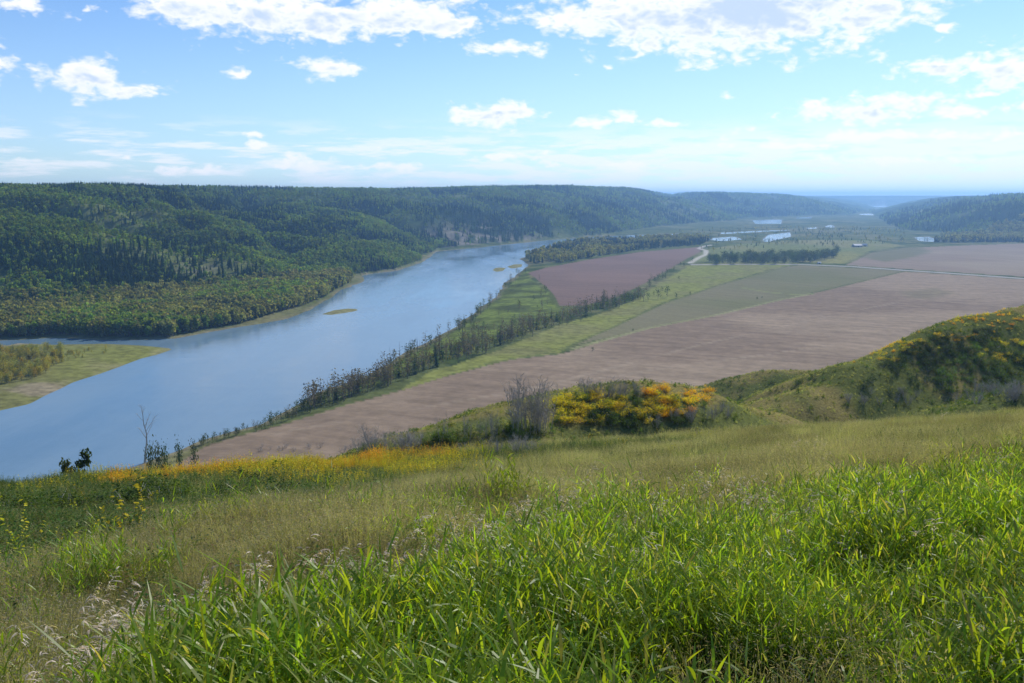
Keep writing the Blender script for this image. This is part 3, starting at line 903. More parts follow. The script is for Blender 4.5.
def spruce_tree(name, cat, rnd, mat=M_CON):
    b = MB(); b.tube([(0, 0, 0), (0, 0, .5), (0, 0, .97)], [.017, .010, .002], 5)
    c = MB()
    for k in range(14):
        z = .12 + .84 * k / 14; rr = .19 * (1 - k / 14.5) ** .85
        for q in range(7):
            a = rnd.uniform(0, 6.28); L = rr * rnd.uniform(.6, 1.2)
            p = Vector((0, 0, z)); e = Vector((math.cos(a) * L, math.sin(a) * L, z - L * .35))
            s = Vector((-math.sin(a), math.cos(a), 0)) * L * .38
            mdl = p.lerp(e, .55)
            c.face([p, mdl - s + Vector((0, 0, -.01)), e, mdl + s + Vector((0, 0, -.01))])
    return make_tree(name, cat, b.build('trunk', [M_BARK]), c.build('crown', [mat]))


M_DKL = leaf_mat('dark_poplar_leaves', (.05, .08, .024), (.08, .115, .034), .4, 0, .5, .3)
GREY = [broad_tree('grey_poplar', 'tree', 1.0, .5, R, 60, .075, M_GREYT, M_BARK, .15, .22) for _ in range(4)]
DARK = [broad_tree('leafy_poplar', 'tree', 1.0, .6, R, 110, .085, M_DKL, M_BARK, .15, .30) for _ in range(3)]
SPR = [spruce_tree('spruce_tree', 'tree', R) for _ in range(2)]
WIL = [broad_tree('olive_willow', 'tree', 1.0, .7, R, 240, .085, M_OLI, M_BARK, .08, .38) for _ in range(3)]
DENSE = [broad_tree('leafy_tree', 'tree', 1.0, .8, R, 420, .075, M_DKL, M_BARK, .10, .34) for _ in range(3)]
WILY = [broad_tree('yellow_willow', 'tree', 1.0, .7, R, 240, .085, M_YEL, M_BARK, .08, .36) for _ in range(2)]
DEAD = []
for _ in range(3):
    _b, _ = trunk_limbs(1.0, .014, R, 14, lo=.25, spread=.2, up=1.1, twigs=2)
    DEAD.append(make_tree('dead_tree', 'tree', _b.build('trunk', [M_BARK]), None))


def gpt(px, py):
    x, y = unproj(px, py, 4.5); return x, y, terrain(x, y)


def along(poly, n, spread, jit):
    """n points beside a line of the photograph, thicker where noise says so"""
    p = np.array(poly, float); L = np.concatenate([[0], np.cumsum(np.hypot(*np.diff(p, axis=0).T))])
    t = rng.uniform(0, L[-1], n)
    px = np.interp(t, L, p[:, 0]); py = np.interp(t, L, p[:, 1])
    sp = np.interp(t, L, spread)
    return px + rng.normal(0, 2, n), py + sp * rng.uniform(-1, 1, n) + rng.normal(0, jit, n)


def belt():
    px, py = along([(300, 408), (345, 394), (400, 376), (450, 356), (500, 343), (545, 326), (590, 311), (640, 298)], 330, [3, 5, 7, 8, 6, 5, 5, 3], 1.2)
    x, y, z = gpt(px, py)
    for i in range(len(px)):
        dist = y[i]
        t = R.random()
        if t < .72: o = put(R.choice(GREY), (x[i], y[i], z[i] - .3), R.uniform(11, 19), 'thin grey poplar in the tree belt between ploughed field and green river flat', 'grey poplars of the tree belt')
        elif t < .84: put(R.choice(DARK), (x[i], y[i], z[i] - .3), R.uniform(7, 12), 'dark green poplar in the tree belt between ploughed field and river flat', 'dark poplars of the tree belt')
        elif t < .92: put(R.choice(DEAD), (x[i], y[i], z[i] - .3), R.uniform(14, 22), 'bare dead tree standing in the belt above the ploughed field', 'dead trees of the tree belt')
        else: put(R.choice(SPR), (x[i], y[i], z[i] - .3), R.uniform(12, 20), 'narrow spruce in the tree belt above the ploughed field', 'spruces of the tree belt')
    # along the river bank
    px, py = along([(200, 440), (262, 423), (300, 409), (340, 390), (372, 377)], 90, [1.5, 2, 3, 6, 6], 1)
    x, y, z = gpt(px, py)
    for i in range(len(px)):
        put(R.choice(DARK + GREY[:2]), (x[i], y[i], z[i] - .3), R.uniform(5, 10) * (1 if px[i] > 270 else .7), 'low bushy tree on the near river bank below the hillside', 'low trees along the near bank')
    px, py = along([(385, 366), (412, 351), (445, 336), (470, 319), (492, 300), (505, 288), (515, 279), (528, 270)], 70, [1.5, 1.5, 1.5, 2, 3, 4, 4, 3], .8)
    x, y, z = gpt(px, py)
    for i in range(len(px)):
        t = R.random()
        if t < .4: put(R.choice(DARK), (x[i], y[i], z[i] - .3), R.uniform(7, 14), 'dark poplar on the river bank beside the bright green flat', 'dark poplars on the green flat')
        elif t < .75: put(R.choice(GREY), (x[i], y[i], z[i] - .3), R.uniform(9, 18), 'grey poplar on the river bank beside the bright green flat', 'grey poplars on the green flat')
        else: put(R.choice(DEAD), (x[i], y[i], z[i] - .3), R.uniform(12, 20), 'dead tree on the river bank beside the bright green flat', 'dead trees on the green flat')
    px, py = along([(430, 352), (480, 335), (520, 318), (548, 300), (540, 285)], 60, [8, 10, 12, 8, 8], 1)
    x, y, z = gpt(px, py)
    for i in range(len(px)):
        put(R.choice(GREY + DARK), (x[i], y[i], z[i] - .3), R.uniform(4, 12), 'loose poplar scattered over the bright green river flat', 'trees scattered over the green flat')
    # edge of the dark field and the meadow
    px, py = along([(596, 309), (625, 303), (645, 290), (660, 279), (676, 270), (690, 262)], 60, [3, 4, 2, 2, 1.5, 1.5], .6)
    x, y, z = gpt(px, py)
    for i in range(len(px)):
        put(R.choice(DARK + GREY[:1]), (x[i], y[i], z[i] - .3), R.uniform(6, 15) * (1.0 if px[i] < 655 else .7), 'dark poplar along the edge of the reddish brown field', 'trees edging the reddish field')
    for (a, b, h) in ((648, 301, 12), (658, 299, 15), (667, 297, 17), (662, 292, 9), (654, 296, 8), (679, 280, 8), (690, 296, 7), (676, 299, 9)):
        x, y, z = gpt(a, b); put(R.choice(DARK), (float(x), float(y), float(z) - .2), h, 'lone dark tree standing on the yellow green meadow', 'lone meadow trees')
    for (a, b, h, lab) in ((592.5, 351.5, 4.5, 'small dark bush at the lower corner of the stubble field'), (633, 331.5, 3.6, 'small dark bush on the pale border of the stubble field'),
                           (757, 299.5, 4.2, 'left of two tiny bushes where the pale tracks cross the stubble field'), (762, 298.5, 3.8, 'right of two tiny bushes where the pale tracks cross the stubble field')):
        x, y, z = gpt(a, b); put(DARK[0], (float(x), float(y), float(z) - .3), (h * 1.5, h * 1.5, h), lab, None)
    # dark trees by the road
    px, py = along([(708, 262.5), (740, 262), (780, 261.5), (812, 260.5), (838, 255)], 130, [2, 2.6, 2.6, 2, 1.2], .5)
    x, y, z = gpt(px, py)
    for i in range(len(px)):
        hh = R.uniform(13, 22); put(R.choice(DENSE), (x[i], y[i], z[i] - .3), (hh * 1.25, hh * 1.25, hh), 'dark leafy tree in the grove beside the pale road', 'trees of the roadside grove')
    for (x0, x1, y0, y1, n, h0, h1) in ((760, 800, 243, 246, 18, 10, 17), (800, 855, 245, 249, 14, 6, 12), (880, 935, 238.5, 242, 12, 8, 14)):
        px = rng.uniform(x0, x1, n); py = rng.uniform(y0, y1, n); x, y, z = gpt(px, py)
        for i in range(n): put(R.choice(DARK), (x[i], y[i], z[i] - .3), R.uniform(h0, h1), 'distant dark tree between the far river channels and the fields', 'distant trees on the flats')
    # island
    a = rng.uniform(-40, 108, 1500); b = rng.uniform(348, 394, 1500)
    x, y = unproj(a, b, 2.0)
    den = fbm(x, y, 45, 3, 171); edge = -sdpoly(x, y, ISLES[0])
    lim = np.interp(a, [-90, 0, 40, 62, 108], [389, 384, 377, 362, 352])
    k = (edge > 9) & (b < lim + 1) & ((den > .42) | (a < 40)) & (b > np.interp(a, [0, 108], [352, 349]))
    idx = np.nonzero(k)[0][:420]
    z = terrain(x, y)
    for i in idx:
        if R.random() < .5: put(R.choice(WIL), (x[i], y[i], z[i] - .3), R.uniform(5, 10) * (1 if a[i] < 62 else .45), 'olive willow on the low river island', 'olive willows on the island')
        else: put(R.choice(WILY), (x[i], y[i], z[i] - .3), R.uniform(5, 10) * (1 if a[i] < 62 else .45), 'yellowing willow on the low river island', 'yellowing willows on the island')


belt()
wood('brush', [(262, 424), (300, 412), (345, 398), (400, 381), (450, 362), (500, 348), (545, 330), (590, 314), (640, 300), (640, 296), (590, 307), (545, 321), (500, 338), (450, 350), (412, 352), (377, 371), (345, 387), (289, 410)], 7000,
     [(P_OLI, .55, 'olive brush under the tree belt beside the ploughed field'), (P_ASP, .45, 'green brush under the tree belt beside the ploughed field')], 1.5, 5.5, '')


# ------------------------------------------------------------------ farm beyond the fields
def barn(name, label, px, py, L, Wd, hw, hr, rot, wall, roof):
    x, y, z = gpt(px, py)
    o = bpy.data.objects.new(name, None); C.objects.link(o); o.location = (float(x), float(y), float(z) - .2); o.rotation_euler = (0, 0, rot)
    tag(o, label, 'building')
    b = MB(); l, w = L / 2, Wd / 2
    b.face([(-l, -w, 0), (l, -w, 0), (l, -w, hw), (-l, -w, hw)]); b.face([(l, w, 0), (-l, w, 0), (-l, w, hw), (l, w, hw)])
    for s in (-1, 1): b.face([(s * l, -w, 0), (s * l, w, 0), (s * l, w, hw), (s * l, 0, hr), (s * l, -w, hw)])
    link(bpy.data.objects.new('wall', b.build('wall', [wall])), o)
    r = MB(); e = .5
    for s in (-1, 1):
        lo = (hr - hw) / w * e
        p = [(-l - e, s * (w + e), hw - lo + .05), (l + e, s * (w + e), hw - lo + .05), (l + e, 0, hr + .05), (-l - e, 0, hr + .05)]
        r.face(p); r.face([(a, b_, c + .25) for a, b_, c in p]); r.face([p[0], p[1], (p[1][0], p[1][1], p[1][2] + .25), (p[0][0], p[0][1], p[0][2] + .25)])
    link(bpy.data.objects.new('roof', r.build('roof', [roof])), o)
    d = MB(); d.face([(-2, -w - .05, 0), (2, -w - .05, 0), (2, -w - .05, hw * .8), (-2, -w - .05, hw * .8)])
    link(bpy.data.objects.new('door', d.build('door', [M_DOOR])), o)
    return o


M_DOOR = plain_mat('barn_door', (.12, .11, .10))
M_TIN = plain_mat('tin_roof', (.26, .30, .36), .6, .1, 1.0)
M_WHT = plain_mat('white_boards', (.5, .5, .48), .8, .1, 1.0)
M_GRB = plain_mat('grey_boards', (.28, .27, .25), .9, .2, 1.0)
barn('barn', 'grey barn with pale tin roof at the far edge of the fields', 857, 247.0, 26, 14, 5, 9, .25, M_GRB, M_TIN)
barn('farmhouse', 'small white farmhouse right of the grey barn beyond the fields', 864.5, 246.2, 14, 9, 4.5, 8, -.1, M_WHT, M_TIN)
barn('shed', 'small pale shed beside the bend of the road', 819, 264.0, 7, 5, 3, 4.6, .1, M_WHT, M_WHT)

# ------------------------------------------------------------------ near plants
M_REED = leaf_mat('reed_grass_blades', (.18, .295, .017), (.31, .42, .027), .64, .02, .42, .2, (.36, .36, .09), .25, 2.5)
M_STEM = leaf_mat('dry_grass_stems', (.24, .285, .10), (.35, .36, .165), .55, 0, .6, .25, None, .42, 4.0)
M_BLAD = leaf_mat('olive_grass_blades', (.17, .28, .05), (.27, .34, .085), .56, 0, .5, .3, None, .45, 3.0)
M_HEAD = leaf_mat('dry_grass_heads', (.29, .26, .19), (.44, .40, .32), .45, 0, .6, .3, None, .25, 4.0)
M_PLUM = leaf_mat('silver_seed_heads', (.52, .44, .37), (.68, .60, .53), .5, .03, .5, .2)
M_FORB = leaf_mat('forb_leaves', (.050, .118, .022), (.105, .185, .036), .48, .012, .5, .3, None, .25, 5.0)
M_FORY = leaf_mat('yellow_forb_leaves', (.52, .48, .026), (.68, .58, .03), .5, .01, .5, .2, (.22, .26, .04))
M_FORO = leaf_mat('orange_forb_leaves', (.68, .37, .018), (.76, .50, .024), .5, .01, .5, .2, (.26, .22, .04))
M_DRYL = leaf_mat('dead_leaves', (.22, .15, .08), (.30, .22, .12), .3, 0, .6, .25)
M_SHG = leaf_mat('shrub_leaves', (.065, .125, .020), (.12, .185, .034), .45, .01, .5, .3)
M_SHD = leaf_mat('dark_shrub_leaves', (.028, .060, .014), (.055, .095, .022), .4, .01, .5, .3)
M_TWIG = plain_mat('grey_twigs', (.40, .365, .32), .95, .2, 5.0)


def arc(p, az, el, L, bend, n=5):
    """points of a blade that leaves p at elevation el and bows over"""
    out = [Vector(p)]; e = el
    for k in range(n):
        d = Vector((math.cos(az) * math.cos(e), math.sin(az) * math.cos(e), math.sin(e)))
        out.append(out[-1] + d * (L / n)); e -= bend / n
    return out


def reed_mesh(rnd):
    """a clump of leafy culms: short pointed leaves on alternate sides, thickest near the top"""
    b = MB()
    for c in range(6):
        a = rnd.uniform(0, 6.28); rr = rnd.uniform(0, .15); az = rnd.uniform(0, 6.28)
        h = rnd.uniform(.42, .95)
        pts = arc((math.cos(a) * rr, math.sin(a) * rr, 0), az, rnd.uniform(1.25, 1.55), h, rnd.uniform(-.05, .35), 5)
        b.tube(pts, [.0030, .0027, .0023, .002, .0015, .0006], 3)
        n = rnd.randint(9, 13); a0 = rnd.uniform(0, 6.28)
        for q in range(n):
            t = .22 + .77 * (q / (n - 1)) ** .85; f = min(t * 5, 4.99); i = int(f); p = pts[i].lerp(pts[i + 1], f - i)
            la = a0 + q * math.pi + rnd.gauss(0, .6); L = rnd.uniform(.09, .19) * (.75 + .5 * t)
            el = rnd.uniform(.35, 1.0) + .3 * t * t
            lp = arc(p, la, el, L, rnd.uniform(.1, .9) if rnd.random() < .85 else rnd.uniform(1.0, 2.0), 4)
            w = rnd.uniform(.0045, .0078)
            b.strip(lp, [w * .45, w, w * .85, w * .5, .0004], (-math.sin(la), math.cos(la), rnd.gauss(0, .3)), 1 if (q < 2 and rnd.random() < .6) else 0)
    return b.build('reed_grass', [M_REED, M_STEM])


def olive_mesh(rnd, stems=20, blades=34, hh=(.40, .72)):
    b = MB()
    for c in range(stems):
        a = rnd.uniform(0, 6.28); rr = rnd.uniform(0, .22); az = rnd.gauss(.6, 1.2)
        L = rnd.uniform(*hh)
        pts = arc((math.cos(a) * rr, math.sin(a) * rr, 0), az, rnd.uniform(1.0, 1.5), L, rnd.uniform(.1, .9), 3)
        b.strip(pts, [.0020, .0017, .0014, .001], (-math.sin(az), math.cos(az), 0), 0)
        e = pts[-1]; d = (pts[-1] - pts[-2]).normalized()
        for q in range(7):
            t = rnd.uniform(-.16, .03); c0 = e + d * t + Vector((rnd.gauss(0, .012), rnd.gauss(0, .012), 0)); l = rnd.uniform(.012, .03)
            dd = Vector((rnd.gauss(0, .7), rnd.gauss(0, .7), rnd.uniform(-.2, 1))).normalized(); sd = dd.orthogonal().normalized(); sd.rotate(Euler((0, 0, rnd.uniform(0, 6.28))))
            b.strip([c0, c0 + dd * l * .5, c0 + dd * l], [.0006, rnd.uniform(.0018, .0034), .0005], sd, 2)
    for c in range(blades):
        a = rnd.uniform(0, 6.28); rr = rnd.uniform(0, .2); az = rnd.uniform(0, 6.28)
        pts = arc((math.cos(a) * rr, math.sin(a) * rr, 0), az, rnd.uniform(.9, 1.5), rnd.uniform(.25, .55), rnd.uniform(.4, 2.0), 4)
        w = rnd.uniform(.0016, .0032)
        b.strip(pts, [w, w, w * .8, w * .5, .0003], (-math.sin(az), math.cos(az), 0), 1)
    return b.build('olive_grass', [M_STEM, M_BLAD, M_HEAD])


def forb_mesh(rnd, mat, stems=5, hh=(.45, .85), leaf=.052, per=20, name='forb'):
    b = MB()
    for c in range(stems):
        a = rnd.uniform(0, 6.28); rr = rnd.uniform(0, .25); az = rnd.uniform(0, 6.28); L = rnd.uniform(*hh)
        pts = arc((math.cos(a) * rr, math.sin(a) * rr, 0), az, rnd.uniform(1.15, 1.5), L, rnd.uniform(-.1, .4), 3)
        b.tube(pts, [.004, .003, .0025, .001], 3, 1)
        for q in range(per):
            f = (.2 + .8 * (q + rnd.random()) / per) * 3; f = min(f, 2.99); i = int(f); p = pts[i].lerp(pts[i + 1], f - i)
            la = rnd.uniform(0, 6.28); ls = leaf * rnd.uniform(.6, 1.3)
            d = Vector((math.cos(la), math.sin(la), rnd.uniform(-.3, .7))).normalized(); s = Vector((-math.sin(la), math.cos(la), rnd.gauss(0, .3)))
            b.strip([p, p + d * ls * .45, p + d * ls + Vector((0, 0, -ls * .15))], [.002, ls * .26, .001], s, 0)
    return b.build(name, [mat, M_STEM])


P_REED = [reed_mesh(R) for _ in range(14)]
P_OLV = [olive_mesh(R) for _ in range(10)]
P_FRB = [forb_mesh(R, M_FORB) for _ in range(5)]
P_FRY = [forb_mesh(R, M_FORY) for _ in range(4)]
P_FRO = [forb_mesh(R, M_FORO) for _ in range(4)]
P_FRD = [forb_mesh(R, M_DRYL, 4, (.5, .95), .05, 8) for _ in range(3)]

GREEN_LINE = ([0, 150, 300, 430, 560, 760, 1024, 1200], [880, 775, 705, 660, 610, 552, 498, 470])
SHRUB_LINE = ([-100, 0, 150, 300, 420, 560, 700, 760, 850, 1100], [622, 600, 548, 520, 496, 460, 440, 424, 412, 406])


def near_plants():
    bands = [(3.2, 7, 10000), (7, 14, 24000), (14, 28, 38000), (28, 60, 46000), (60, 100, 30000)]
    xs, ys = [], []
    for r0, r1, n in bands:
        x, y = wedge(n, r0, r1, -37, 37, 1.0); xs.append(x); ys.append(y)
    x = np.concatenate(xs); y = np.concatenate(ys); z = terrain(x, y)
    px, py = project(x, y, z); r = np.hypot(x, y)
    N = len(x); u = rng.uniform(0, 1, N)
    e = (fbm(x, y, 2.2, 3, 201) - .5) * 90 * np.clip(9 / r, .25, 1.3) + rng.normal(0, 12, N)
    g = np.interp(px, *GREEN_LINE); s = np.interp(px, *SHRUB_LINE)
    es = (fbm(x, y, 7, 3, 203) - .5) * 80 + rng.normal(0, 9, N)
    green = (py + e > g)
    shr = (py + es < s) & ~green
    oliv = ~green & ~shr
    # stray reed shoots among the olive grass
    stray = oliv & (u < .07 * sstep(fbm(x, y, 3, 2, 205), .5, .65)) & (r < 20)
    P = np.stack([x, y, z - .02], 1)
    gap = sstep(fbm(x, y, 1.5, 3, 207), .46, .34) * .85 + np.exp(-(((px - 735) / 90) ** 2 + ((py - 770) / 60) ** 2)) * .7
    gk = (green & (rng.uniform(0, 1, N) > gap)) | stray
    scatter('grass', P[gk], rng.uniform(.7, 1.1, gk.sum()) * (.45 + 1.05 * fbm(x, y, 1.5, 3, 207))[gk], P_REED, 'bright green broad bladed reed grass filling the near slope', 'grass', tilt=.13)
    dry = green & (u > .90) | oliv
    scatter('grass', P[dry], rng.uniform(.7, 1.1, dry.sum()) * (.50 + 1.0 * fbm(x, y, 2.2, 3, 241))[dry], P_OLV, 'fine olive and straw coloured grass across the middle of the slope', 'grass', tilt=.22)
    # leafy growth behind the grass: green with turning patches
    t = fbm(x, y, 9, 3, 211)
    def blob(cx, cy, sx, sy): return np.exp(-(((px - cx) / sx) ** 2 + ((py - cy) / sy) ** 2))
    ylw = np.clip(blob(330, 470, 110, 12) + blob(180, 476, 80, 9) * .45 + blob(60, 495, 60, 7) * .1 + blob(470, 448, 50, 6) * .4 + blob(600, 434, 70, 7) * .8 + blob(760, 417, 60, 6) * .9 + blob(235, 462, 40, 8), 0, 1)
    org = np.clip(blob(325, 466, 26, 8) + blob(275, 463, 22, 7) + blob(375, 463, 14, 5) + blob(470, 446, 14, 4) + blob(565, 440, 18, 5) * .8 + blob(185, 479, 28, 6) * .7 + blob(235, 474, 22, 6) * .8 + blob(425, 456, 22, 5) * .8 + blob(120, 487, 18, 5) * .5, 0, 1)
    v = rng.uniform(0, 1, N)
    keep = shr & ((u < .8) | (r < 50))
    isy = keep & (v < ylw * .75 * sstep(fbm(x, y, 2.4, 3, 233), .46, .56) + .002)
    iso = keep & (v > 1 - org * .75 * sstep(fbm(x, y, 2.4, 3, 235), .45, .54)) & ~isy
    isd = keep & ~isy & ~iso & (u > .62)
    isg = keep & ~isy & ~iso & ~isd
    low = np.where(px < 320, 1.0, .8)
    for m, pr, lab in ((isg, P_FRB, 'low leafy green plants along the lower edge of the slope'), (isy, P_FRY, 'yellow turning leafy plants in patches along the edge of the slope'),
                       (iso, P_FRO, 'orange turning leafy plants in patches along the edge of the slope'), (isd, P_OLV, 'fine grass between the leafy plants at the slope edge')):
        scatter('undergrowth', P[m], rng.uniform(.45, 1.1, m.sum()) * (.6 + .8 * fbm(x, y, 4, 2, 237))[m] * low[m] * (1.45 if pr in (P_FRY, P_FRO) else 1.0), pr, lab, 'undergrowth', tilt=.12)
    grn = (rng.uniform(0, 1, N) < .04 + .5 * sstep(fbm(x, y, 5, 3, 231), .60, .70)) & oliv & (r < 70)
    scatter('undergrowth', P[grn], rng.uniform(.55, .95, grn.sum()), P_FRB, 'green leafy plants dotted among the olive grass', 'undergrowth', tilt=.12)
    dead = (rng.uniform(0, 1, N) < .02) & oliv & (r < 40)
    scatter('undergrowth', P[dead], rng.uniform(.7, 1.0, dead.sum()), P_FRD, 'dead brown weed stalks among the olive grass', 'weeds', tilt=.12)


near_plants()


def cover_mesh(rnd, mat, name):
    b = MB()
    for k in range(70):
        a = rnd.uniform(0, 6.28); rr = abs(rnd.gauss(0, .42)); zz = abs(rnd.gauss(.25, .25)) * max(.25, 1 - rr * .7)
        b.leaf((math.cos(a) * rr, math.sin(a) * rr, zz), rnd.uniform(.12, .24), rnd, .5, 0, .6)
    return b.build(name, [mat])


def spur_cover():
    """low growth over the spurs beyond the brow"""
    x, y = wedge(60000, 95, 460, -22, 37, 1.0)
    z, zn, zf, sr, hid, hill = terrain(x, y, True)
    px, py = project(x, y, z)
    k = (zn > zf) & (px > -20) & (px < 1060) & (py < 470)
    x, y, z, px, py = (q[k] for q in (x, y, z, px, py)); N = len(x)
    t = fbm(x, y, 22, 3, 221) + rng.normal(0, .1, N)
    def blob(cx, cy, sx, sy): return np.exp(-(((px - cx) / sx) ** 2 + ((py - cy) / sy) ** 2))
    yl = np.clip(blob(900, 345, 35, 10) * .8 + blob(980, 318, 40, 7) + blob(880, 352, 20, 7) * .6, 0, 1)
    grn = np.clip(blob(985, 370, 50, 28) + blob(940, 350, 50, 15) * .8, 0, 1)
    v = rng.uniform(0, 1, N)
    P = np.stack([x, y, z - .05], 1)
    a = v < yl * .5; b = ~a & ((v < .12 + grn * .8) | ((t > .62) & ((px > 900) | (px < 740)))); c = ~a & ~b
    A = cover_mesh
    scatter('undergrowth', P[a], rng.uniform(.7, 1.2, a.sum()), [A(R, M_FORY, 'yellow_cover'), A(R, M_FORO, 'orange_cover')], 'yellow and orange low growth on the far spurs', 'undergrowth')
    scatter('undergrowth', P[b], rng.uniform(.7, 1.3, b.sum()), [A(R, M_SHG, 'green_cover') for _ in range(3)], 'green low growth on the far spurs', 'undergrowth')
    scatter('undergrowth', P[c], rng.uniform(.4, .7, c.sum()), [A(R, M_STEM, 'olive_cover') for _ in range(3)], 'olive grassy growth on the far spurs', 'undergrowth')


spur_cover()


# ------------------------------------------------------------------ shrubs one can count
def shrub(name, rnd, mat, leaves=420, size=.075, w=.55):
    b = MB(); ends = []
    for k in range(9):
        a = rnd.uniform(0, 6.28); L = rnd.uniform(.55, .95)
        p = arc((math.cos(a) * .06, math.sin(a) * .06, 0), a, rnd.uniform(.9, 1.5), L, rnd.uniform(-.3, .5), 4)
        b.tube(p, [.014, .011, .008, .006, .002], 3); ends.append(p)
    c = MB()
    cl = []
    for p in ends:
        for q in range(3): cl.append(p[-1].lerp(p[1], rnd.random() * .9) + Vector((rnd.gauss(0, .13), rnd.gauss(0, .13), rnd.gauss(0, .08))))
    for k in range(leaves):
        q = rnd.choice(cl); pt = q + Vector((rnd.gauss(0, .085), rnd.gauss(0, .085), rnd.gauss(0, .075)))
        if pt.z < .04: pt.z = rnd.uniform(.04, .3)
        c.leaf(pt, size * rnd.uniform(.6, 1.3), rnd, .5, 0, .65)
    return make_tree(name, 'shrub', b.build('stems', [M_TWIG]), c.build('foliage', [mat]), 'foliage', 'stems')


def bare_shrub(name, rnd, stems=9, tall=False):
    b = MB()
    for k in range(stems):
        a = rnd.uniform(0, 6.28); L = rnd.uniform(.6, 1.0); r0 = .008 if tall else .011
        p = arc((math.cos(a) * .08, math.sin(a) * .08, 0), a, rnd.uniform(1.25, 1.55) if tall else rnd.uniform(.9, 1.5), L, rnd.uniform(-.15, .25), 5)
        b.tube(p, [r0, r0 * .85, r0 * .7, r0 * .5, r0 * .35, r0 * .15], 3)
        for q in range(14):
            f = rnd.uniform(1.2, 4.8); i = int(f); s = p[i].lerp(p[i + 1], f - i)
            d = Vector((rnd.gauss(0, .6), rnd.gauss(0, .6), rnd.uniform(.3, 1.1))).normalized(); LL = rnd.uniform(.08, .24)
            m = s + d * LL * .6; b.tube([s, m, m + (d + Vector((rnd.gauss(0, .5), rnd.gauss(0, .5), .3))).normalized() * LL * .5], [.0035, .0028, .001], 3)
            for w in range(2):
                d2 = (d + Vector((rnd.gauss(0, .6), rnd.gauss(0, .6), rnd.gauss(.2, .3)))).normalized()
                b.tube([m, m + d2 * LL * .45], [.0025, .001], 3)
    return make_tree(name, 'shrub', b.build('branches', [M_TWIG]), None, trunk_name='branches')


S_G = [shrub('green_shrub', R, M_SHG) for _ in range(3)]
S_D = [shrub('dark_shrub', R, M_SHD) for _ in range(2)]
S_Y = [shrub('yellow_shrub', R, M_FORY) for _ in range(2)]
S_O = [shrub('orange_shrub', R, M_FORO) for _ in range(2)]
S_B = [bare_shrub('bare_shrub', R) for _ in range(3)]
S_T = [bare_shrub('tall_bare_shrub', R, 4, True) for _ in range(4)]


def place(kind, pts, h0, h1, label, group, off=0.0, flat=1.0, wide=1.0, hmul=None):
    a = np.array(pts, float)
    x, y, z = hit(a[:, 0], a[:, 1], off, 30)
    for i in range(len(a)):
        h = R.uniform(h0, h1); w = h * wide * R.uniform(.85, 1.2)
        put(R.choice(kind), (x[i], y[i], z[i] - .05), (w, w, h), label, group)


def rnd_px(n, cx, cy, sx, sy, slope=0.0):
    q = []
    while len(q) < n:
        a, b = R.uniform(-1, 1), R.uniform(-1, 1)
        if a * a + b * b < 1: q.append((cx + a * sx, cy + b * sy + slope * a * sx))
    return q


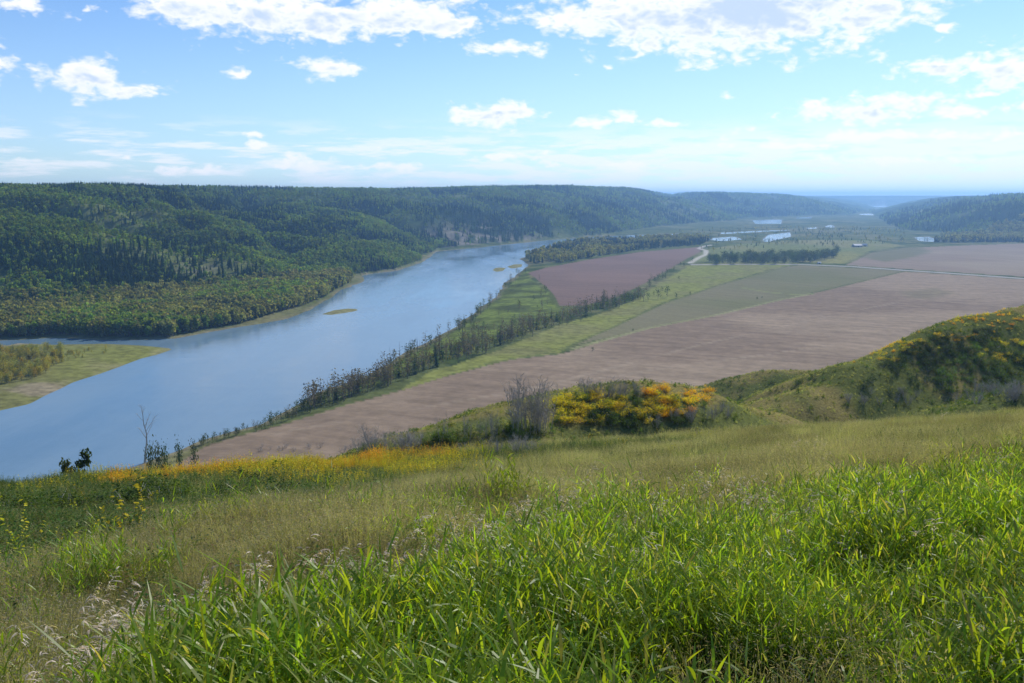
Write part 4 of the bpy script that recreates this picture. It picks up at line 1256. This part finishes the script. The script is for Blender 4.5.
def shrubs():
    # the shrubby mound beyond the grass
    place(S_Y, rnd_px(54, 585, 409, 40, 15, -.06), 1.0, 1.8, 'yellow leaved shrub on the left half of the shrubby mound', 'yellow shrubs of the mound', wide=1.5)
    place(S_D, rnd_px(12, 608, 420, 30, 8), 1.4, 2.2, 'dark green shrub at the foot of the shrubby mound', 'dark shrubs of the mound', wide=1.2)
    place(S_G, rnd_px(66, 620, 412, 92, 18), .9, 1.6, 'green shrub on the shrubby mound beyond the grass', 'green shrubs of the mound', wide=1.2)
    place(S_Y, rnd_px(36, 655, 408, 40, 14, -.15), .9, 1.6, 'yellow leaved shrub on the right half of the shrubby mound', 'yellow shrubs right on the mound', wide=1.6)
    place(S_O, rnd_px(20, 684, 404, 28, 10, -.35), .9, 1.6, 'orange leaved shrub at the right end of the shrubby mound', 'orange shrubs of the mound', wide=1.6)
    place(S_O, rnd_px(8, 655, 393, 24, 3), 1.2, 1.8, 'orange leaved shrub on top of the shrubby mound', 'orange shrubs on the mound top', wide=1.3)
    place(S_B, rnd_px(14, 612, 396, 34, 4), 2.4, 3.6, 'bare grey shrub poking above the yellow shrubs of the mound', 'bare shrubs on the mound', wide=.9)
    place(S_B, rnd_px(16, 700, 418, 50, 6, -.15), 1.4, 2.4, 'bare grey shrub in front of the orange end of the mound', 'bare shrubs below the mound')
    place(S_T, rnd_px(15, 527, 431, 24, 6), 5.0, 10.0, 'tall bare grey shrub in the thicket left of the yellow mound', 'bare thicket left of the mound', wide=.8)
    place(S_G, rnd_px(12, 525, 434, 28, 6), 1.0, 1.8, 'green shrub at the foot of the bare grey thicket', 'shrubs under the bare thicket', wide=1.2)
    place(S_T, [(R.uniform(440, 500), R.uniform(430, 442)) for _ in range(10)], 3.0, 5.0, 'thin bare shrub on the slope edge above the ploughed field', 'bare shrubs on the slope edge', wide=.7)
    place(S_G, rnd_px(26, 470, 436, 60, 7, -.2), 1.0, 1.8, 'green shrub on the slope edge above the ploughed field', 'green shrubs on the slope edge', wide=1.3)
    place(S_B, [(R.uniform(255, 420), 452 - (q := R.random()) * 6) for _ in range(34)], 2.0, 3.6, 'grey twiggy shrub along the brow below the ploughed field', 'twiggy shrubs along the brow', wide=1.2)
    place(S_G + S_D, [(R.uniform(-10, 330), 0) and (lambda a: (a, np.interp(a, [0, 330], [520, 488]) + R.uniform(-22, 26)))(R.uniform(-10, 330)) for _ in range(84)], .55, 1.05, 'low dark green shrub in the leafy belt at the left below the brow', 'low shrubs of the leafy belt', wide=1.5)
    place(S_D[:1], [(232, 566), (218, 570)], .55, .75, 'low rounded dark green bush in the olive grass left of the seed heads', 'dark bushes in the olive grass', wide=1.7)
    place(S_B, rnd_px(12, 505, 452, 60, 6, -.1), .9, 1.4, 'short bare grey shrub in the grass before the thicket', 'short bare shrubs before the thicket', wide=1.1)
    # the right hand spur
    place(S_O, [(R.uniform(965, 1024), 0) and (lambda a: (a, np.interp(a, [900, 950, 1024, 1060], [346, 334, 317, 312]) + R.uniform(0, 9)))(R.uniform(930, 1040)) for _ in range(22)], .5, .9, 'orange leaved shrub along the crest of the right spur', 'orange shrubs on the spur crest', wide=2.0)
    place(S_Y, rnd_px(30, 905, 350, 42, 9, -.3), .7, 1.2, 'yellow leaved shrub on the flank of the right spur', 'yellow shrubs on the spur flank', wide=1.9)
    place(S_D, rnd_px(110, 940, 350, 60, 12, -.28), .9, 1.7, 'dark shrub filling the shaded hollow of the right spur', 'dark shrubs in the spur hollow', wide=1.8)  # dark leaf colour also stands in for the shade of this hollow
    place(S_D, rnd_px(18, 900, 378, 40, 18, -.25), 1.3, 2.5, 'dark shrub low in the gully of the right spur', 'dark shrubs low in the gully', wide=1.3)
    place(S_G, rnd_px(80, 990, 372, 55, 26, -.15), 1.2, 2.6, 'green shrub on the slope right of the spur hollow', 'green shrubs right of the hollow', wide=1.4)
    place(S_Y, rnd_px(12, 1005, 352, 30, 12), 1.2, 2.0, 'yellow leaved shrub among green ones right of the hollow', 'yellow shrubs right of the hollow', wide=1.3)
    place(S_B, rnd_px(26, 1000, 398, 50, 10), 2.0, 3.6, 'bare grey shrub at the foot of the right spur', 'bare shrubs at the spur foot', wide=1.2)
    place(S_B, rnd_px(14, 885, 400, 40, 8), 1.4, 2.6, 'bare pale shrub in the gully mouth of the right spur', 'bare shrubs in the gully mouth', wide=1.1)
    place(S_G + S_D, rnd_px(14, 775, 388, 55, 10, -.12), .9, 1.6, 'green shrub on the low far spur left of the right hill', 'shrubs on the low far spur', wide=1.5)
    # single trees on the left edge
    b, ends = trunk_limbs(1.0, .017, R, 11, lo=.38, spread=.42, up=1.5, lean=.09, twigs=5)
    t = make_tree('bare_tree', 'tree', b.build('trunk', [M_PALEBARK]), None)
    x, y, z = hit([145], [463], 0, 20); d = y[0] / 887
    put(t, (x[0], y[0], z[0]), 66 * d, 'slender pale bare tree standing alone at the left brow', None, rotz=.4)
    place([S_D[0]], [(149, 466)], 1.2, 1.5, 'dark shrub at the foot of the slender bare tree', None)


shrubs()


def edge_trees():
    """small trees on the steep drop left of the field, only their tops show over the brow"""
    for (px, top, dist, hpx, kind, lab) in (
        (67, 456, 150, 30, 'p', 'left of two dark wind bent pines above the left brow'), (82, 448, 152, 36, 'p', 'right of two dark wind bent pines above the left brow'),
        (150, 441, 420, 22, 'd', 'leftmost dark bushy tree in the row beside the pale bare tree'), (157, 440, 425, 24, 'd', 'darkest round tree in the row beside the pale bare tree'), (164, 441, 430, 22, 'g', 'rightmost grey bushy tree in the row beside the pale bare tree'),
        (178, 438, 440, 18, 'd', 'round dark bush between the bare tree and the brown field corner'), (193, 436, 450, 16, 'g', 'small grey bush at the left corner of the brown field')):
        dx, dy, dz = ray(px, top + (0 if kind == 'p' else 7)); k = dist / dy; x = dx * k; zt = CZ + dz * k
        z0 = float(terrain(np.array([x]), np.array([float(dist)]))[0]); h = max(zt - z0, 3.0)
        pr = {'p': PINE, 'd': DENSE[1], 'g': DENSE[2]}[kind]
        w = hpx * dist / 887 * (1.0 if kind == 'p' else .75)
        put(pr, (x, dist, z0 - .2), (max(w, h * .3) if kind != 'p' else h * .6, max(w, h * .3) if kind != 'p' else h * .6, h), lab, None)


_b, _e2 = trunk_limbs(1.0, .016, R, 12, lo=.45, spread=.3, up=.5, lean=.10)
_c = MB()
for _ in range(520):
    m_, e_ = R.choice(_e2); p_ = m_.lerp(e_, R.uniform(.4, 1.1)) + Vector((R.gauss(0, .03), R.gauss(0, .03), R.gauss(0, .02)))
    _c.leaf(p_, R.uniform(.04, .07), R, .5, 0, .6)
PINE = make_tree('pine_tree', 'tree', _b.build('trunk', [M_BARK]), _c.build('crown', [M_DKL]))
edge_trees()


# ------------------------------------------------------------------ silver seed heads
def plume_mesh(rnd, stems=6):
    st = MB(); hd = MB()
    for c in range(stems):
        a = rnd.uniform(0, 6.28); rr = rnd.uniform(0, .22); az = rnd.gauss(.3, .5)
        L = rnd.uniform(.7, 1.05)
        p = arc((math.cos(a) * rr, math.sin(a) * rr, 0), az, rnd.uniform(1.35, 1.55), L, rnd.uniform(.5, 1.1), 6)
        st.tube(p, [.0022, .002, .0018, .0016, .0014, .001, .0006], 3)
        for q in range(16):
            f = rnd.uniform(4.3, 5.95); i = int(f); s = p[i].lerp(p[i + 1], f - i); la = az + rnd.gauss(0, .8)
            l2 = arc(s, la, rnd.uniform(-.3, .7), rnd.uniform(.04, .10), rnd.uniform(.6, 1.8), 3)
            w = rnd.uniform(.0025, .0045); hd.strip(l2, [.0008, w, w * .9, .0006], (-math.sin(la), math.cos(la), rnd.gauss(0, .4)))
    return st, hd


PLUME = []
for _ in range(5):
    s_, h_ = plume_mesh(R)
    PLUME.append(make_tree('grass_tuft', 'grass tuft', s_.build('stems', [M_STEM]), h_.build('seed_heads', [M_PLUM]), 'seed_heads', 'stems'))


def plumes():
    spots = [(22, 655), (12, 672), (45, 640), (30, 618), (62, 650), (75, 640), (78, 612), (60, 605), (95, 622), (128, 618), (128, 655), (135, 640), (150, 606), (165, 612), (185, 612), (40, 668), (105, 668), (160, 655),
             (335, 545), (340, 560), (310, 560), (318, 572), (352, 545), (356, 560), (300, 572), (346, 588), (376, 592), (245, 583), (295, 566), (240, 600), (220, 600), (200, 575),
             (421, 523), (424, 535), (382, 537), (460, 516), (458, 534), (484, 536), (498, 499), (500, 510), (545, 522), (543, 500), (520, 540), (560, 500), (575, 515), (625, 500), (632, 492),
             (640, 505), (672, 512), (715, 468), (722, 472), (690, 480), (745, 490), (770, 478), (800, 505), (845, 500), (880, 505), (960, 490), (905, 520), (815, 545), (885, 540), (960, 545), (600, 560), (604, 575), (830, 470), (990, 470)]
    spots += [(R.uniform(120, 1000), None) for _ in range(34)]
    spots = [(p, q if q is not None else np.interp(p, [0, 150, 350, 560, 760, 1024], [660, 640, 590, 540, 500, 452]) - R.uniform(-12, 55)) for p, q in spots]
    a = np.array(spots, float); x, y, z = hit(a[:, 0], a[:, 1], .92, 3)
    for i in range(len(a)):
        green = a[i, 1] > np.interp(a[i, 0], [0, 150, 350, 560, 760, 1024], [760, 683, 610, 545, 500, 455])
        left = a[i, 0] < 215
        lab, grp = (('pale seed head tuft rising through the bright green grass', 'seed tufts in the green grass') if green else
                    ('silvery drooping seed head tuft near the lower left corner', 'seed tufts lower left') if left else
                    ('silvery drooping seed head tuft among the olive grass mid slope', 'seed tufts mid slope'))
        put(R.choice(PLUME), (x[i], y[i], z[i] - .02), R.uniform(1.0, 1.3), lab, grp, rotz=R.gauss(.2, .4))


plumes()

# first-of-kind shapes that found no place
for o, used in PENDING:
    if not used:
        for ch in list(o.children): bpy.data.objects.remove(ch)
        bpy.data.objects.remove(o)
